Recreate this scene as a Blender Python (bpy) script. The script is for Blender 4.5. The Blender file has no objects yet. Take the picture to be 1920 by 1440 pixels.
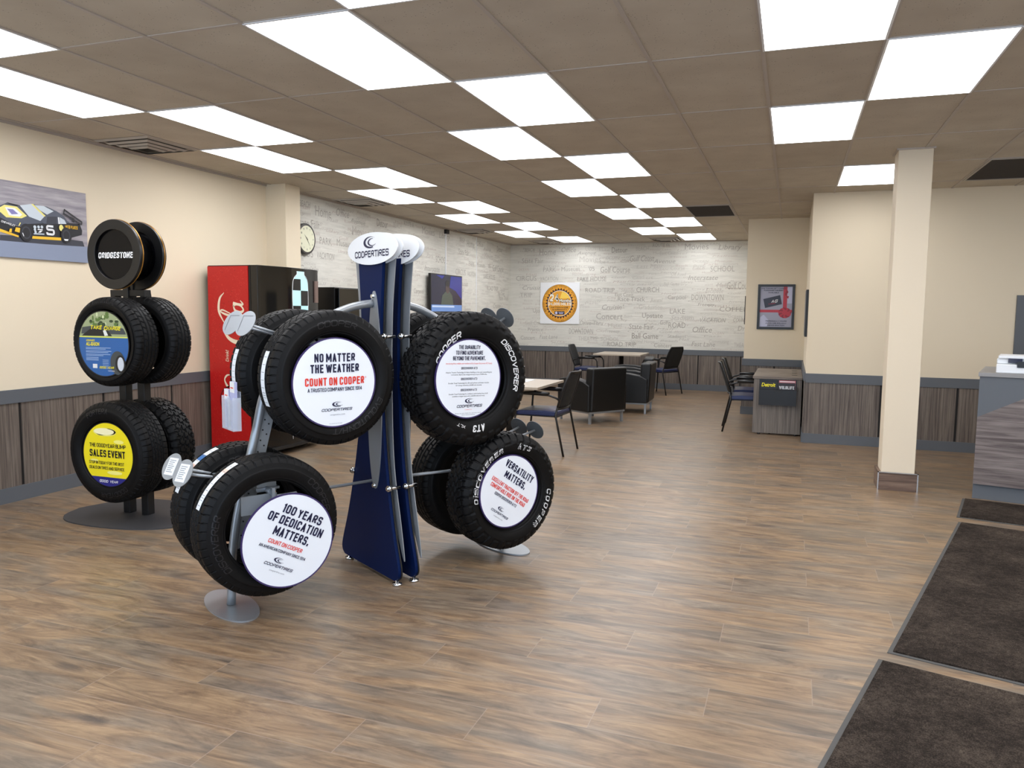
import bpy, bmesh, math, random
from mathutils import Vector, Matrix
random.seed(7)
PI = math.pi
S = bpy.context.scene
COL = S.collection

# ------------------------------------------------------------------ camera, world, exposure
CAM_H = 1.55
YAW, PITCH, ROLL, FPX = 0.34532674, 0.0940167, 0.0104392, 1451.48
def cam_axes():
    F = Vector((-math.sin(YAW) * math.cos(PITCH), math.cos(YAW) * math.cos(PITCH), -math.sin(PITCH)))
    R = F.cross(Vector((0, 0, 1))).normalized(); U = R.cross(F)
    return R * math.cos(ROLL) + U * math.sin(ROLL), U * math.cos(ROLL) - R * math.sin(ROLL), F
CR, CU, CF = cam_axes()
cam = bpy.data.cameras.new('camera'); camo = bpy.data.objects.new('camera', cam); COL.objects.link(camo)
cam.sensor_fit = 'HORIZONTAL'; cam.sensor_width = 36.0; cam.lens = FPX / 1920 * 36
cam.clip_start = 0.05; cam.clip_end = 100
M = Matrix.Identity(4)
for i in range(3):
    M[i][0] = CR[i]; M[i][1] = CU[i]; M[i][2] = -CF[i]
M[2][3] = CAM_H
camo.matrix_world = M
S.camera = camo
S.view_settings.view_transform = 'Standard'; S.view_settings.look = 'None'
S.view_settings.gamma = 1.0; S.view_settings.use_curve_mapping = False
S.view_settings.exposure = 0.80
W = bpy.data.worlds.new('world'); S.world = W; W.use_nodes = True
W.node_tree.nodes['Background'].inputs[0].default_value = (0.62, 0.78, 1.0, 1)
W.node_tree.nodes['Background'].inputs[1].default_value = 1.9
PANEL_STRENGTH = 4.6

def ray(x, y): return CR * (x - 960) - CU * (y - 720) + CF * FPX
def on_x(x, y, X): d = ray(x, y); k = X / d.x; return (d.y * k, d.z * k + CAM_H)       # measured point on a wall x = X
def on_y(x, y, Y): d = ray(x, y); k = Y / d.y; return (d.x * k, d.z * k + CAM_H)

# ------------------------------------------------------------------ materials
def lin(c):
    return tuple(((v / 255) / 12.92 if v / 255 <= 0.04045 else ((v / 255 + 0.055) / 1.055) ** 2.4) for v in c) + (1,)
MATS = {}
def mat(name, rgb, rough=0.5, metal=0.0, emit=0.0, alpha=1.0, spec=0.5, bump=None, coat=0.0, trans=0.0):
    if name in MATS: return MATS[name]
    m = bpy.data.materials.new(name); m.use_nodes = True; nt = m.node_tree
    b = nt.nodes['Principled BSDF']; b.inputs['Base Color'].default_value = lin(rgb)
    b.inputs['Roughness'].default_value = rough; b.inputs['Metallic'].default_value = metal
    b.inputs['Specular IOR Level'].default_value = spec; b.inputs['Coat Weight'].default_value = coat
    b.inputs['Transmission Weight'].default_value = trans; b.inputs['Alpha'].default_value = alpha
    if emit:
        b.inputs['Emission Color'].default_value = lin(rgb); b.inputs['Emission Strength'].default_value = emit
    if bump:
        sc, st, di = bump
        n = nt.nodes.new('ShaderNodeTexNoise'); n.inputs['Scale'].default_value = sc; n.inputs['Detail'].default_value = 4
        tc = nt.nodes.new('ShaderNodeTexCoord'); nt.links.new(tc.outputs['Object'], n.inputs['Vector'])
        bp = nt.nodes.new('ShaderNodeBump'); bp.inputs['Strength'].default_value = st; bp.inputs['Distance'].default_value = di
        nt.links.new(n.outputs['Fac'], bp.inputs['Height']); nt.links.new(bp.outputs['Normal'], b.inputs['Normal'])
    MATS[name] = m; return m

class G:   # small node graph helper
    def __init__(s, name):
        s.m = bpy.data.materials.new(name); s.m.use_nodes = True; s.nt = s.m.node_tree; s.b = s.nt.nodes['Principled BSDF']; MATS[name] = s.m
        s.tc = s.nt.nodes.new('ShaderNodeTexCoord')
    def put(s, sock, v):
        if isinstance(v, bpy.types.NodeSocket): s.nt.links.new(v, sock)
        elif v is not None: sock.default_value = v
    def math(s, op, a, b=None, c=None, clamp=False):
        n = s.nt.nodes.new('ShaderNodeMath'); n.operation = op; n.use_clamp = clamp
        s.put(n.inputs[0], a); s.put(n.inputs[1], b)
        if c is not None: s.put(n.inputs[2], c)
        return n.outputs[0]
    def sep(s, v): n = s.nt.nodes.new('ShaderNodeSeparateXYZ'); s.put(n.inputs[0], v); return n.outputs
    def comb(s, x, y, z):
        n = s.nt.nodes.new('ShaderNodeCombineXYZ')
        for i, v in enumerate((x, y, z)): s.put(n.inputs[i], v)
        return n.outputs[0]
    def noise(s, v, scale=5, detail=4, rough=0.5, dist=0.0):
        n = s.nt.nodes.new('ShaderNodeTexNoise'); s.put(n.inputs['Vector'], v)
        n.inputs['Scale'].default_value = scale; n.inputs['Detail'].default_value = detail
        n.inputs['Roughness'].default_value = rough; n.inputs['Distortion'].default_value = dist
        return n.outputs['Fac']
    def white(s, v): n = s.nt.nodes.new('ShaderNodeTexWhiteNoise'); n.noise_dimensions = '3D'; s.put(n.inputs['Vector'], v); return n.outputs['Value']
    def voro(s, v, scale): n = s.nt.nodes.new('ShaderNodeTexVoronoi'); s.put(n.inputs['Vector'], v); n.inputs['Scale'].default_value = scale; return n.outputs['Distance']
    def ramp(s, f, stops):
        n = s.nt.nodes.new('ShaderNodeValToRGB'); s.put(n.inputs[0], f); e = n.color_ramp.elements
        while len(e) < len(stops): e.new(0.5)
        for el, (p, c) in zip(e, stops): el.position = p; el.color = lin(c) if len(c) == 3 else c
        return n.outputs[0]
    def mix(s, f, a, b, mode='MIX'):
        n = s.nt.nodes.new('ShaderNodeMix'); n.data_type = 'RGBA'; n.blend_type = mode
        s.put(n.inputs[0], f); s.put(n.inputs[6], a if not isinstance(a, tuple) else lin(a) if len(a) == 3 else a)
        s.put(n.inputs[7], b if not isinstance(b, tuple) else lin(b) if len(b) == 3 else b); return n.outputs[2]
    def bump(s, h, st, di=0.01):
        n = s.nt.nodes.new('ShaderNodeBump'); n.inputs['Strength'].default_value = st; n.inputs['Distance'].default_value = di
        s.put(n.inputs['Height'], h); s.put(s.b.inputs['Normal'], n.outputs[0])

def floor_material():
    g = G('wood_plank_floor'); P = g.tc.outputs['Object']; x, y, z = g.sep(P)
    yr = g.math('DIVIDE', g.math('SUBTRACT', y, 2.22), 0.24)
    row = g.math('FLOOR', yr); fy = g.math('SUBTRACT', yr, row)
    xr = g.math('DIVIDE', g.math('SUBTRACT', g.math('ADD', x, 0.26), g.math('MULTIPLY', row, 0.4)), 1.2)
    pid = g.math('FLOOR', xr); fx = g.math('SUBTRACT', xr, pid)
    ident = g.comb(row, pid, 3.0)
    r1 = g.white(ident); r2 = g.white(g.comb(pid, row, 9.0))
    off = g.math('MULTIPLY', r1, 40.0)
    offy = g.math('MULTIPLY', r2, 30.0)
    def gv(kx, ky, w): return g.comb(g.math('ADD', g.math('MULTIPLY', x, kx), off), g.math('ADD', g.math('MULTIPLY', y, ky), offy), w)
    n1 = g.noise(gv(1.3, 6.5, off), 1.5, 9, 0.66, 2.2)
    n2 = g.noise(gv(3.0, 55.0, off), 1.5, 4, 0.6, 0.3)
    n3 = g.noise(gv(1.1, 4.6, r2), 1.3, 6, 0.66, 2.2)
    n4 = g.noise(gv(1.2, 5.0, r1), 1.2, 3, 0.5, 0.8)
    f = g.math('ADD', g.math('MULTIPLY', n1, 0.74), g.math('MULTIPLY', n2, 0.26))
    col = g.ramp(f, [(0.28, (78, 62, 50)), (0.42, (116, 94, 73)), (0.52, (138, 114, 88)), (0.62, (154, 129, 100)), (0.74, (170, 145, 114))])
    grey = g.ramp(f, [(0.30, (74, 65, 57)), (0.50, (116, 102, 87)), (0.70, (146, 131, 112))])
    col = g.mix(g.ramp(n4, [(0.42, (0, 0, 0, 1)), (0.60, (1, 1, 1, 1))]), col, grey)
    dark = g.ramp(n3, [(0.27, (0.45, 0.46, 0.48, 1)), (0.38, (0.76, 0.77, 0.78, 1)), (0.47, (1, 1, 1, 1))])
    col = g.mix(0.6, col, dark, 'MULTIPLY')
    vd = g.voro(gv(1.6, 5.5, off), 0.8)
    knot = g.ramp(g.math('ADD', vd, g.math('MULTIPLY', g.math('SUBTRACT', n1, 0.5), 0.25)), [(0.05, (1, 1, 1, 1)), (0.16, (0, 0, 0, 1))])
    col = g.mix(g.math('MULTIPLY', knot, 0.6), col, (62, 54, 52))
    col = g.mix(0.35, col, g.ramp(r2, [(0.0, (0.66, 0.65, 0.64, 1)), (0.5, (0.95, 0.93, 0.91, 1)), (1.0, (1.12, 1.1, 1.08, 1))]), 'MULTIPLY')
    ey = g.math('MINIMUM', fy, g.math('SUBTRACT', 1.0, fy)); ex = g.math('MINIMUM', fx, g.math('SUBTRACT', 1.0, fx))
    line = g.math('MAXIMUM', g.math('LESS_THAN', ey, 0.0080), g.math('LESS_THAN', ex, 0.0016))
    col = g.mix(g.math('MULTIPLY', line, 0.75), col, (142, 124, 108))
    g.put(g.b.inputs['Base Color'], col)
    rg = g.math('ADD', g.math('MULTIPLY', n2, 0.14), 0.30)
    g.put(g.b.inputs['Roughness'], rg)
    g.bump(g.math('SUBTRACT', g.math('MULTIPLY', n2, 0.25), line), 0.18, 0.003)
    g.b.inputs['Specular IOR Level'].default_value = 0.5
    return g.m

def laminate(name, axis='z', shades=((74, 65, 59), (104, 94, 86), (126, 116, 106)), sc=1.0):
    g = G(name); x, y, z = g.sep(g.tc.outputs['Object'])
    if axis == 'z': v = g.comb(g.math('MULTIPLY', x, 34 * sc), g.math('MULTIPLY', y, 34 * sc), g.math('MULTIPLY', z, 0.9))
    else: v = g.comb(g.math('MULTIPLY', x, 0.9), g.math('MULTIPLY', y, 1.2), g.math('MULTIPLY', z, 24 * sc))
    n = g.noise(v, 1.6, 5, 0.65, 0.5)
    col = g.ramp(n, [(0.33, shades[0]), (0.5, shades[1]), (0.66, shades[2])])
    g.put(g.b.inputs['Base Color'], col); g.b.inputs['Roughness'].default_value = 0.5
    return g.m

def wall_paint(name, rgb):
    g = G(name); n = g.noise(g.tc.outputs['Object'], 120, 3)
    g.b.inputs['Base Color'].default_value = lin(rgb); g.b.inputs['Roughness'].default_value = 0.75
    g.bump(n, 0.05, 0.002); return g.m

def wallpaper_material():
    g = G('word_wallpaper'); x, y, z = g.sep(g.tc.outputs['Object'])
    v = g.comb(g.math('MULTIPLY', x, 3), g.math('MULTIPLY', y, 3), g.math('MULTIPLY', z, 34))
    n = g.noise(v, 1.0, 6, 0.7, 0.3)
    n2 = g.noise(g.tc.outputs['Object'], 2.5, 3)
    f = g.math('ADD', g.math('MULTIPLY', n, 0.75), g.math('MULTIPLY', n2, 0.25))
    g.put(g.b.inputs['Base Color'], g.ramp(f, [(0.3, (200, 199, 190)), (0.5, (214, 212, 203)), (0.68, (225, 223, 214))]))
    g.b.inputs['Roughness'].default_value = 0.7
    return g.m

def ceiling_material():
    g = G('acoustic_tile'); P = g.tc.outputs['Object']; x, y, z = g.sep(P)
    ci = g.math('FLOOR', g.math('DIVIDE', g.math('ADD', x, 2.65), 0.61)); cj = g.math('FLOOR', g.math('DIVIDE', g.math('SUBTRACT', y, 3.322), 1.22))
    r = g.white(g.comb(ci, cj, 1.0))
    vd = g.voro(P, 55); sp = g.math('LESS_THAN', vd, 0.17)
    sp2 = g.math('MULTIPLY', sp, g.math('GREATER_THAN', g.noise(P, 14, 2), 0.53))
    n = g.noise(P, 3.0, 4)
    base = g.ramp(n, [(0.3, (186, 175, 158)), (0.7, (198, 188, 171))])
    base = g.mix(0.5, base, g.ramp(r, [(0, (0.80, 0.79, 0.78, 1)), (0.25, (0.97, 0.97, 0.97, 1)), (1, (1, 1, 1, 1))]), 'MULTIPLY')
    base = g.mix(g.math('MULTIPLY', sp2, 0.6), base, (92, 84, 78))
    g.put(g.b.inputs['Base Color'], base); g.b.inputs['Roughness'].default_value = 0.9
    g.bump(g.math('ADD', g.noise(P, 160, 3), sp2), 0.15, 0.002)
    return g.m

def mat_pile():
    g = G('mat_pile'); P = g.tc.outputs['Object']
    n = g.noise(P, 170, 3, 0.7); n2 = g.noise(P, 2.2, 5, 0.65); n3 = g.noise(P, 38, 3, 0.7)
    f = g.math('ADD', g.math('ADD', g.math('MULTIPLY', n, 0.40), g.math('MULTIPLY', n3, 0.25)), g.math('MULTIPLY', n2, 0.35))
    g.put(g.b.inputs['Base Color'], g.ramp(f, [(0.36, (22, 18, 15)), (0.48, (48, 41, 36)), (0.60, (84, 74, 65)), (0.7, (120, 108, 96))]))
    g.b.inputs['Roughness'].default_value = 1.0; g.b.inputs['Specular IOR Level'].default_value = 0.1
    g.bump(n, 1.0, 0.006); return g.m

def red_drops():
    g = G('red_droplet_print'); P = g.tc.outputs['Object']
    v1 = g.voro(P, 75); v2 = g.voro(P, 22)
    n = g.noise(P, 9, 3)
    f1 = g.math('MULTIPLY', g.math('LESS_THAN', v1, 0.22), g.math('GREATER_THAN', n, 0.5)); f2 = g.math('LESS_THAN', v2, 0.13)
    c = g.mix(g.math('MULTIPLY', f1, 0.6), (190, 22, 20), (232, 92, 80)); c = g.mix(g.math('MULTIPLY', f2, 0.55), c, (138, 8, 10))
    g.put(g.b.inputs['Base Color'], c); g.b.inputs['Roughness'].default_value = 0.35; return g.m

def rubber(name='tyre_rubber'):
    g = G(name); n = g.noise(g.tc.outputs['Object'], 60, 3)
    g.put(g.b.inputs['Base Color'], g.ramp(n, [(0.3, (8, 8, 9)), (0.7, (13, 13, 14))]))
    g.b.inputs['Roughness'].default_value = 0.52; g.b.inputs['Specular IOR Level'].default_value = 0.2
    return g.m

M_floor = floor_material(); M_lam = laminate('laminate_vertical'); M_lamh = laminate('laminate_horizontal', 'x', ((82, 71, 68), (114, 103, 99), (136, 125, 120)), 0.8)
M_desk = laminate('laminate_desk', 'z', ((84, 76, 70), (112, 104, 96), (132, 123, 113)), 1.2)
M_top = laminate('laminate_desk_top', 'x', ((98, 88, 80), (124, 114, 104), (142, 131, 120)), 1.0)
M_cream = wall_paint('cream_paint', (227, 213, 187)); M_col = wall_paint('pale_cream_paint', (224, 210, 186))
M_mural = wallpaper_material(); M_ceil = ceiling_material(); M_pile = mat_pile(); M_red = red_drops(); M_rub = rubber()
M_grid = mat('ceiling_grid_paint', (182, 172, 162), 0.6)
M_trim = mat('slate_grey_trim', (92, 96, 101), 0.5)
M_gap = mat('dark_gap', (24, 20, 19), 0.7)
M_light = mat('light_diffuser', (250, 251, 255), 0.5, emit=PANEL_STRENGTH)
M_white = mat('white_plastic', (232, 234, 236), 0.35)
M_face = mat('white_sign_print', (236, 240, 246), 0.4)
M_black = mat('black_plastic', (12, 12, 13), 0.35)
M_gloss = mat('gloss_black', (6, 6, 7), 0.08, spec=0.6)
M_steel = mat('black_steel', (20, 20, 21), 0.45)
M_silver = mat('silver_powder_coat', (158, 163, 168), 0.35, 0.55)
M_grey = mat('silver_sheet', (150, 155, 160), 0.42, 0.35)
M_chrome = mat('chrome', (210, 212, 214), 0.15, 1.0)
M_blue = mat('navy_panel', (6, 26, 68), 0.45, spec=.1)
M_navy = mat('navy_ink', (24, 26, 62), 0.5)
M_redink = mat('red_ink', (226, 62, 48), 0.5)
M_greyink = mat('grey_ink', (120, 124, 134), 0.6)
M_black_ink = mat('black_ink', (22, 22, 30), 0.6)
M_yell = mat('yellow_ink', (240, 226, 30), 0.45)
M_orange = mat('orange_ink', (226, 158, 40), 0.5)
M_leather = mat('black_vinyl', (12, 13, 14), 0.42, bump=(240, 0.12, 0.002))
M_blueseat = mat('blue_vinyl_seat', (28, 38, 78), 0.35, bump=(240, 0.1, 0.002))
M_mesh = mat('black_mesh_fabric', (26, 27, 28), 0.8, bump=(420, 0.5, 0.002))
M_rubedge = mat('mat_rubber_edge', (76, 75, 73), 0.75)
M_letter_dark = mat('embossed_rubber', (30, 30, 33), 0.4, spec=.4)
M_letter_white = mat('white_rubber', (226, 226, 226), 0.55)
M_paper = mat('white_paper', (226, 232, 238), 0.6)
M_rim = mat('violet_rim', (58, 46, 96), 0.4)

# ------------------------------------------------------------------ mesh builder
class MB:
    def __init__(s): s.v = []; s.f = []; s.mi = []; s.cur = 0; s.smooth = set()
    def add(s, vs, fs, sm=False):
        o = len(s.v); s.v += [tuple(p) for p in vs]
        for f in fs:
            if sm: s.smooth.add(len(s.f))
            s.f.append([i + o for i in f]); s.mi.append(s.cur)
        return s
    def box(s, a, b):
        x0, y0, z0 = a; x1, y1, z1 = b
        return s.add([(x0, y0, z0), (x1, y0, z0), (x1, y1, z0), (x0, y1, z0), (x0, y0, z1), (x1, y0, z1), (x1, y1, z1), (x0, y1, z1)],
                     [(0, 3, 2, 1), (4, 5, 6, 7), (0, 1, 5, 4), (1, 2, 6, 5), (2, 3, 7, 6), (3, 0, 4, 7)])
    def prism(s, poly, fr, t):
        """poly 2D in frame (o, ex, ey), extruded by t along n (last)"""
        o, ex, ey, n = fr
        a = [o + ex * p[0] + ey * p[1] for p in poly]; b = [p + n * t for p in a]; k = len(poly)
        return s.add(a + b, [tuple(range(k))[::-1], tuple(range(k, 2 * k))] + [(i, (i + 1) % k, k + (i + 1) % k, k + i) for i in range(k)])
    def poly(s, pts, fr, off=0.0):
        o, ex, ey, n = fr
        return s.add([o + ex * p[0] + ey * p[1] + n * off for p in pts], [tuple(range(len(pts)))])
    def tube(s, pts, r, n=12, cap=True):
        pts = [Vector(p) for p in pts]; rs = r if isinstance(r, (list, tuple)) else [r] * len(pts)
        up = None; vs = []
        for i, p in enumerate(pts):
            t = ((pts[min(i + 1, len(pts) - 1)] - pts[max(i - 1, 0)])).normalized()
            if up is None: up = t.orthogonal().normalized()
            up = (up - t * up.dot(t)).normalized(); w = t.cross(up)
            vs += [p + (up * math.cos(2 * PI * k / n) + w * math.sin(2 * PI * k / n)) * rs[i] for k in range(n)]
        fs = [(i * n + k, i * n + (k + 1) % n, (i + 1) * n + (k + 1) % n, (i + 1) * n + k) for i in range(len(pts) - 1) for k in range(n)]
        s.add(vs, fs, True)
        if cap: o = len(s.v) - len(vs); s.f += [[o + k for k in range(n)][::-1], [o + (len(pts) - 1) * n + k for k in range(n)]]; s.mi += [s.cur] * 2
        return s
    def cyl(s, p0, p1, r, n=24): return s.tube([p0, p1], r, n)
    def ring(s, o, i, k=48, fr=None, t=0.0):   # flat annulus o outer, i inner radius in frame with thickness
        O, ex, ey, n = fr
        def c(r, z): return [O + ex * (r * math.cos(2 * PI * a / k)) + ey * (r * math.sin(2 * PI * a / k)) + n * z for a in range(k)]
        vs = c(o, 0) + c(i, 0) + c(o, t) + c(i, t); fs = []
        for a in range(k):
            b = (a + 1) % k
            fs += [(a, b, k + b, k + a), (2 * k + b, 2 * k + a, 3 * k + a, 3 * k + b), (b, a, 2 * k + a, 2 * k + b), (k + a, k + b, 3 * k + b, 3 * k + a)]
        return s.add(vs, fs)
    def text(s, txt, w, h, fr, x=0, y=0, off=0.001, shear=0.0, bold=0.0, rot=0.0, warp=None, align='C', res=3, wt=None):
        if wt is None and bold > 0: wt = {.005: .14, .01: .155, .02: .185, .03: .21}.get(bold, .21)
        if wt and all(c in SG for c in txt):
            if not w: w = h * .5 * len(txt)
            vs, fs = stroke_text(txt, w, h, wt, shear, warp is not None); out = []
            o, ex, ey, n = fr; cr, sr = math.cos(rot), math.sin(rot)
            for a, b in vs:
                a -= w / 2; b -= h / 2
                if warp: out.append(warp(a, b))
                else: out.append(o + ex * (x + a * cr - b * sr) + ey * (y + a * sr + b * cr) + n * off)
            return s.add(out, fs)
        vs, fs, bw = glyphs(txt, shear, bold, res)
        if not vs: return s
        sy = h / CAPH; sx = (w / bw) if w else sy * 0.85
        W2 = bw * sx
        o, ex, ey, n = fr; cr, sr = math.cos(rot), math.sin(rot); out = []
        for (a, b) in vs:
            a = a * sx; a = a - W2 / 2 if align == 'C' else a; b = b * sy - h / 2
            if warp: out.append(warp(a, b)); continue
            out.append(o + ex * (x + a * cr - b * sr) + ey * (y + a * sr + b * cr) + n * off)
        return s.add(out, fs)
    def obj(s, name, m, parent=None, bevel=0.0, seg=2, subsurf=0):
        me = bpy.data.meshes.new(name); me.from_pydata(s.v, [], s.f)
        for mm in (m if isinstance(m, list) else [m]): me.materials.append(mm)
        for i, p in enumerate(me.polygons):
            p.material_index = s.mi[i]; p.use_smooth = i in s.smooth or bevel > 0 or subsurf > 0
        bm = bmesh.new(); bm.from_mesh(me)
        if bevel > 0: bmesh.ops.remove_doubles(bm, verts=bm.verts, dist=1e-6)
        bmesh.ops.recalc_face_normals(bm, faces=bm.faces) if (bevel > 0 or subsurf > 0 or getattr(s, 'fix', True)) else None
        bm.to_mesh(me); bm.free(); me.update()
        o = bpy.data.objects.new(name, me); COL.objects.link(o); o.parent = parent
        if bevel > 0:
            b = o.modifiers.new('bevel', 'BEVEL'); b.width = bevel; b.segments = seg; b.limit_method = 'ANGLE'; b.angle_limit = math.radians(35)
            b.harden_normals = True
        if subsurf: sm = o.modifiers.new('sub', 'SUBSURF'); sm.levels = subsurf; sm.render_levels = subsurf
        return o

# condensed sign lettering drawn with strokes: (width factor, [(points, rounding)])
_q = .30
SG = {'A': (1, [([(0, 0), (.5, 1), (1, 0)], 0), ([(.17, .28), (.83, .28)], 0)]), 'B': (1, [([(0, 0), (0, 1), (1, 1), (1, .53), (0, .53)], _q), ([(0, .53), (1, .53), (1, 0), (0, 0)], _q)]),
 'C': (1, [([(1, .70), (1, 1), (0, 1), (0, 0), (1, 0), (1, .30)], _q)]), 'D': (1, [([(0, 0), (0, 1), (1, 1), (1, 0), (0, 0)], _q)]), 'E': (.85, [([(1, 1), (0, 1), (0, 0), (1, 0)], 0), ([(0, .53), (.85, .53)], 0)]),
 'F': (.85, [([(1, 1), (0, 1), (0, 0)], 0), ([(0, .52), (.85, .52)], 0)]), 'G': (1, [([(1, .72), (1, 1), (0, 1), (0, 0), (1, 0), (1, .48), (.55, .48)], _q)]), 'H': (1, [([(0, 0), (0, 1)], 0), ([(1, 0), (1, 1)], 0), ([(0, .53), (1, .53)], 0)]),
 'I': (0, [([(0, 0), (0, 1)], 0)]), 'J': (.8, [([(1, 1), (1, 0), (0, 0), (0, .28)], _q)]), 'K': (1, [([(0, 0), (0, 1)], 0), ([(1, 1), (.05, .42)], 0), ([(.32, .60), (1, 0)], 0)]), 'L': (.8, [([(0, 1), (0, 0), (1, 0)], 0)]),
 'M': (1.6, [([(0, 0), (0, 1), (.5, .25), (1, 1), (1, 0)], 0)]), 'N': (1.05, [([(0, 0), (0, 1), (1, 0), (1, 1)], 0)]), 'O': (1, [([(0, .5), (0, 1), (1, 1), (1, 0), (0, 0), (0, .5)], _q)]), 'P': (1, [([(0, 0), (0, 1), (1, 1), (1, .45), (0, .45)], _q)]),
 'Q': (1, [([(0, .5), (0, 1), (1, 1), (1, 0), (0, 0), (0, .5)], _q), ([(.6, .25), (1.1, -.08)], 0)]), 'R': (1, [([(0, 0), (0, 1), (1, 1), (1, .5), (0, .5)], _q), ([(.5, .5), (1.03, 0)], 0)]),
 'S': (1, [([(1, .76), (1, 1), (0, 1), (0, .52), (1, .52), (1, 0), (0, 0), (0, .24)], _q)]), 'T': (.95, [([(0, 1), (1, 1)], 0), ([(.5, 1), (.5, 0)], 0)]), 'U': (1, [([(0, 1), (0, 0), (1, 0), (1, 1)], _q)]), 'V': (1.05, [([(0, 1), (.5, 0), (1, 1)], 0)]),
 'W': (1.95, [([(0, 1), (.25, 0), (.5, .9), (.75, 0), (1, 1)], 0)]), 'X': (1, [([(0, 0), (1, 1)], 0), ([(0, 1), (1, 0)], 0)]), 'Y': (1, [([(0, 1), (.5, .45), (1, 1)], 0), ([(.5, .45), (.5, 0)], 0)]), 'Z': (.95, [([(0, 1), (1, 1), (0, 0), (1, 0)], 0)]),
 '0': (1, [([(0, .5), (0, 1), (1, 1), (1, 0), (0, 0), (0, .5)], _q)]), '1': (.25, [([(-.6, .82), (1, 1), (1, 0)], 0)]), '2': (1, [([(0, .72), (0, 1), (1, 1), (1, .5), (0, .1), (0, 0), (1, 0)], .2)]), '3': (1, [([(0, .75), (0, 1), (1, 1), (1, .53), (.3, .53)], _q), ([(.3, .53), (1, .53), (1, 0), (0, 0), (0, .25)], _q)]),
 '4': (1, [([(.75, 0), (.75, 1), (0, .3), (1.05, .3)], 0)]), '5': (1, [([(.95, 1), (0, 1), (0, .55), (1, .58), (1, 0), (0, 0), (0, .22)], .22)]), '6': (1, [([(.95, .75), (.95, 1), (0, 1), (0, 0), (1, 0), (1, .55), (0, .55)], _q)]),
 '9': (1, [([(.05, .25), (.05, 0), (1, 0), (1, 1), (0, 1), (0, .45), (1, .45)], _q)]), '.': (0, [([(0, -.02), (0, .10)], 0)]), ',': (0, [([(0, .08), (-.1, -.14)], 0)]), '/': (.7, [([(0, 0), (1, 1)], 0)]), ' ': (.35, [])}
def stroke_text(txt, w, h, wt, shear=0.0, fine=False):
    """returns verts, faces; origin at left baseline; width w, cap height h, stroke weight wt"""
    sf = sum(SG[c][0] for c in txt if c != ' ') or 1; nsp = txt.count(' '); nl = len(txt) - nsp
    while True:
        gp = min(.13, wt * .62); gap = wt + gp
        if w: lw = (w / h - wt - gap * (nl - 1) - nsp * .20) / sf
        else: lw = .44 - wt
        if lw > wt * 1.15 or wt < .07: break
        wt *= .92
    lw = max(lw, .05); segs = []; x = wt / 2
    for c in txt:
        if c == ' ': x += .20; continue
        f, ps = SG[c]
        for pts, rr in ps: segs.append((x, lw * f, pts, rr))
        x += lw * f + gap
    total = x - gap + wt / 2; kx = (w / h) / total if w else 1.0; vs = []; fs = []
    wt2 = wt
    for (x0, gw, pts, rr) in segs:
        hx = wt2 / 2; P = []
        for (a, b) in pts: P.append(Vector(((x0 + a * gw) * kx, hx + b * (1 - wt2))))
        closed = (P[0] - P[-1]).length < 1e-5 and len(P) > 3
        if rr:
            R_ = rr * min(1.0, (gw * kx) * 1.4); Q_ = [P[0]]
            for i in range(1, len(P) - 1):
                a, b, c = P[i - 1], P[i], P[i + 1]; da, dc = (a - b), (c - b)
                r = min(R_, da.length * .5, dc.length * .5)
                if abs(da.normalized().dot(dc.normalized())) > .9: Q_.append(b); continue
                p0 = b + da.normalized() * r; p1 = b + dc.normalized() * r
                for k in range(5): t = k / 4; Q_.append(p0 * (1 - t) ** 2 + b * 2 * t * (1 - t) + p1 * t * t)
            Q_.append(P[-1]); P = [Q_[0]] + [q for p, q in zip(Q_, Q_[1:]) if (q - p).length > 1e-6]
        if fine:
            Q_ = [P[0]]
            for a, b in zip(P, P[1:]):
                m_ = max(1, int((b - a).length / .16))
                Q_ += [a + (b - a) * k / m_ for k in range(1, m_ + 1)]
            P = Q_
        h2 = wt2 / 2; n_ = len(P)
        def quad(*q):
            o = len(vs); vs.extend((v.x * h + shear * v.y * h, v.y * h) for v in q); fs.append(tuple(range(o, o + len(q))))
        dirs = [(P[i + 1] - P[i]).normalized() for i in range(n_ - 1)]
        for i, d in enumerate(dirs):
            nn = Vector((-d.y, d.x)) * h2; a = P[i]; b = P[i + 1]; axis = abs(d.x) > .95 or abs(d.y) > .95
            if not rr and axis:
                if i == 0 and not closed: a = a - d * h2
                if i == n_ - 2 and not closed: b = b + d * h2
            quad(a - nn, b - nn, b + nn, a + nn)
        for i in range(n_ if closed else n_ - 1):
            if i == 0 and not closed: continue
            if closed and i == n_ - 1: continue
            d0 = dirs[i - 1]; d1 = dirs[i]; p = P[i]; sg = -1 if d0.cross(d1) > 0 else 1
            n0 = Vector((-d0.y, d0.x)) * sg; n1 = Vector((-d1.y, d1.x)) * sg; m = n0 + n1
            if abs(d0.cross(d1)) < 1e-4: continue
            if m.length > .35:
                m = m.normalized(); k = min(1.6, 1 / max(.3, m.dot(n0))); q = [p, p + n0 * h2, p + m * h2 * k, p + n1 * h2]
            else: q = [p, p + n0 * h2, p + n1 * h2]
            quad(*(q if sg < 0 else q[::-1]))
    return vs, fs
_gc = {}
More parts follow.
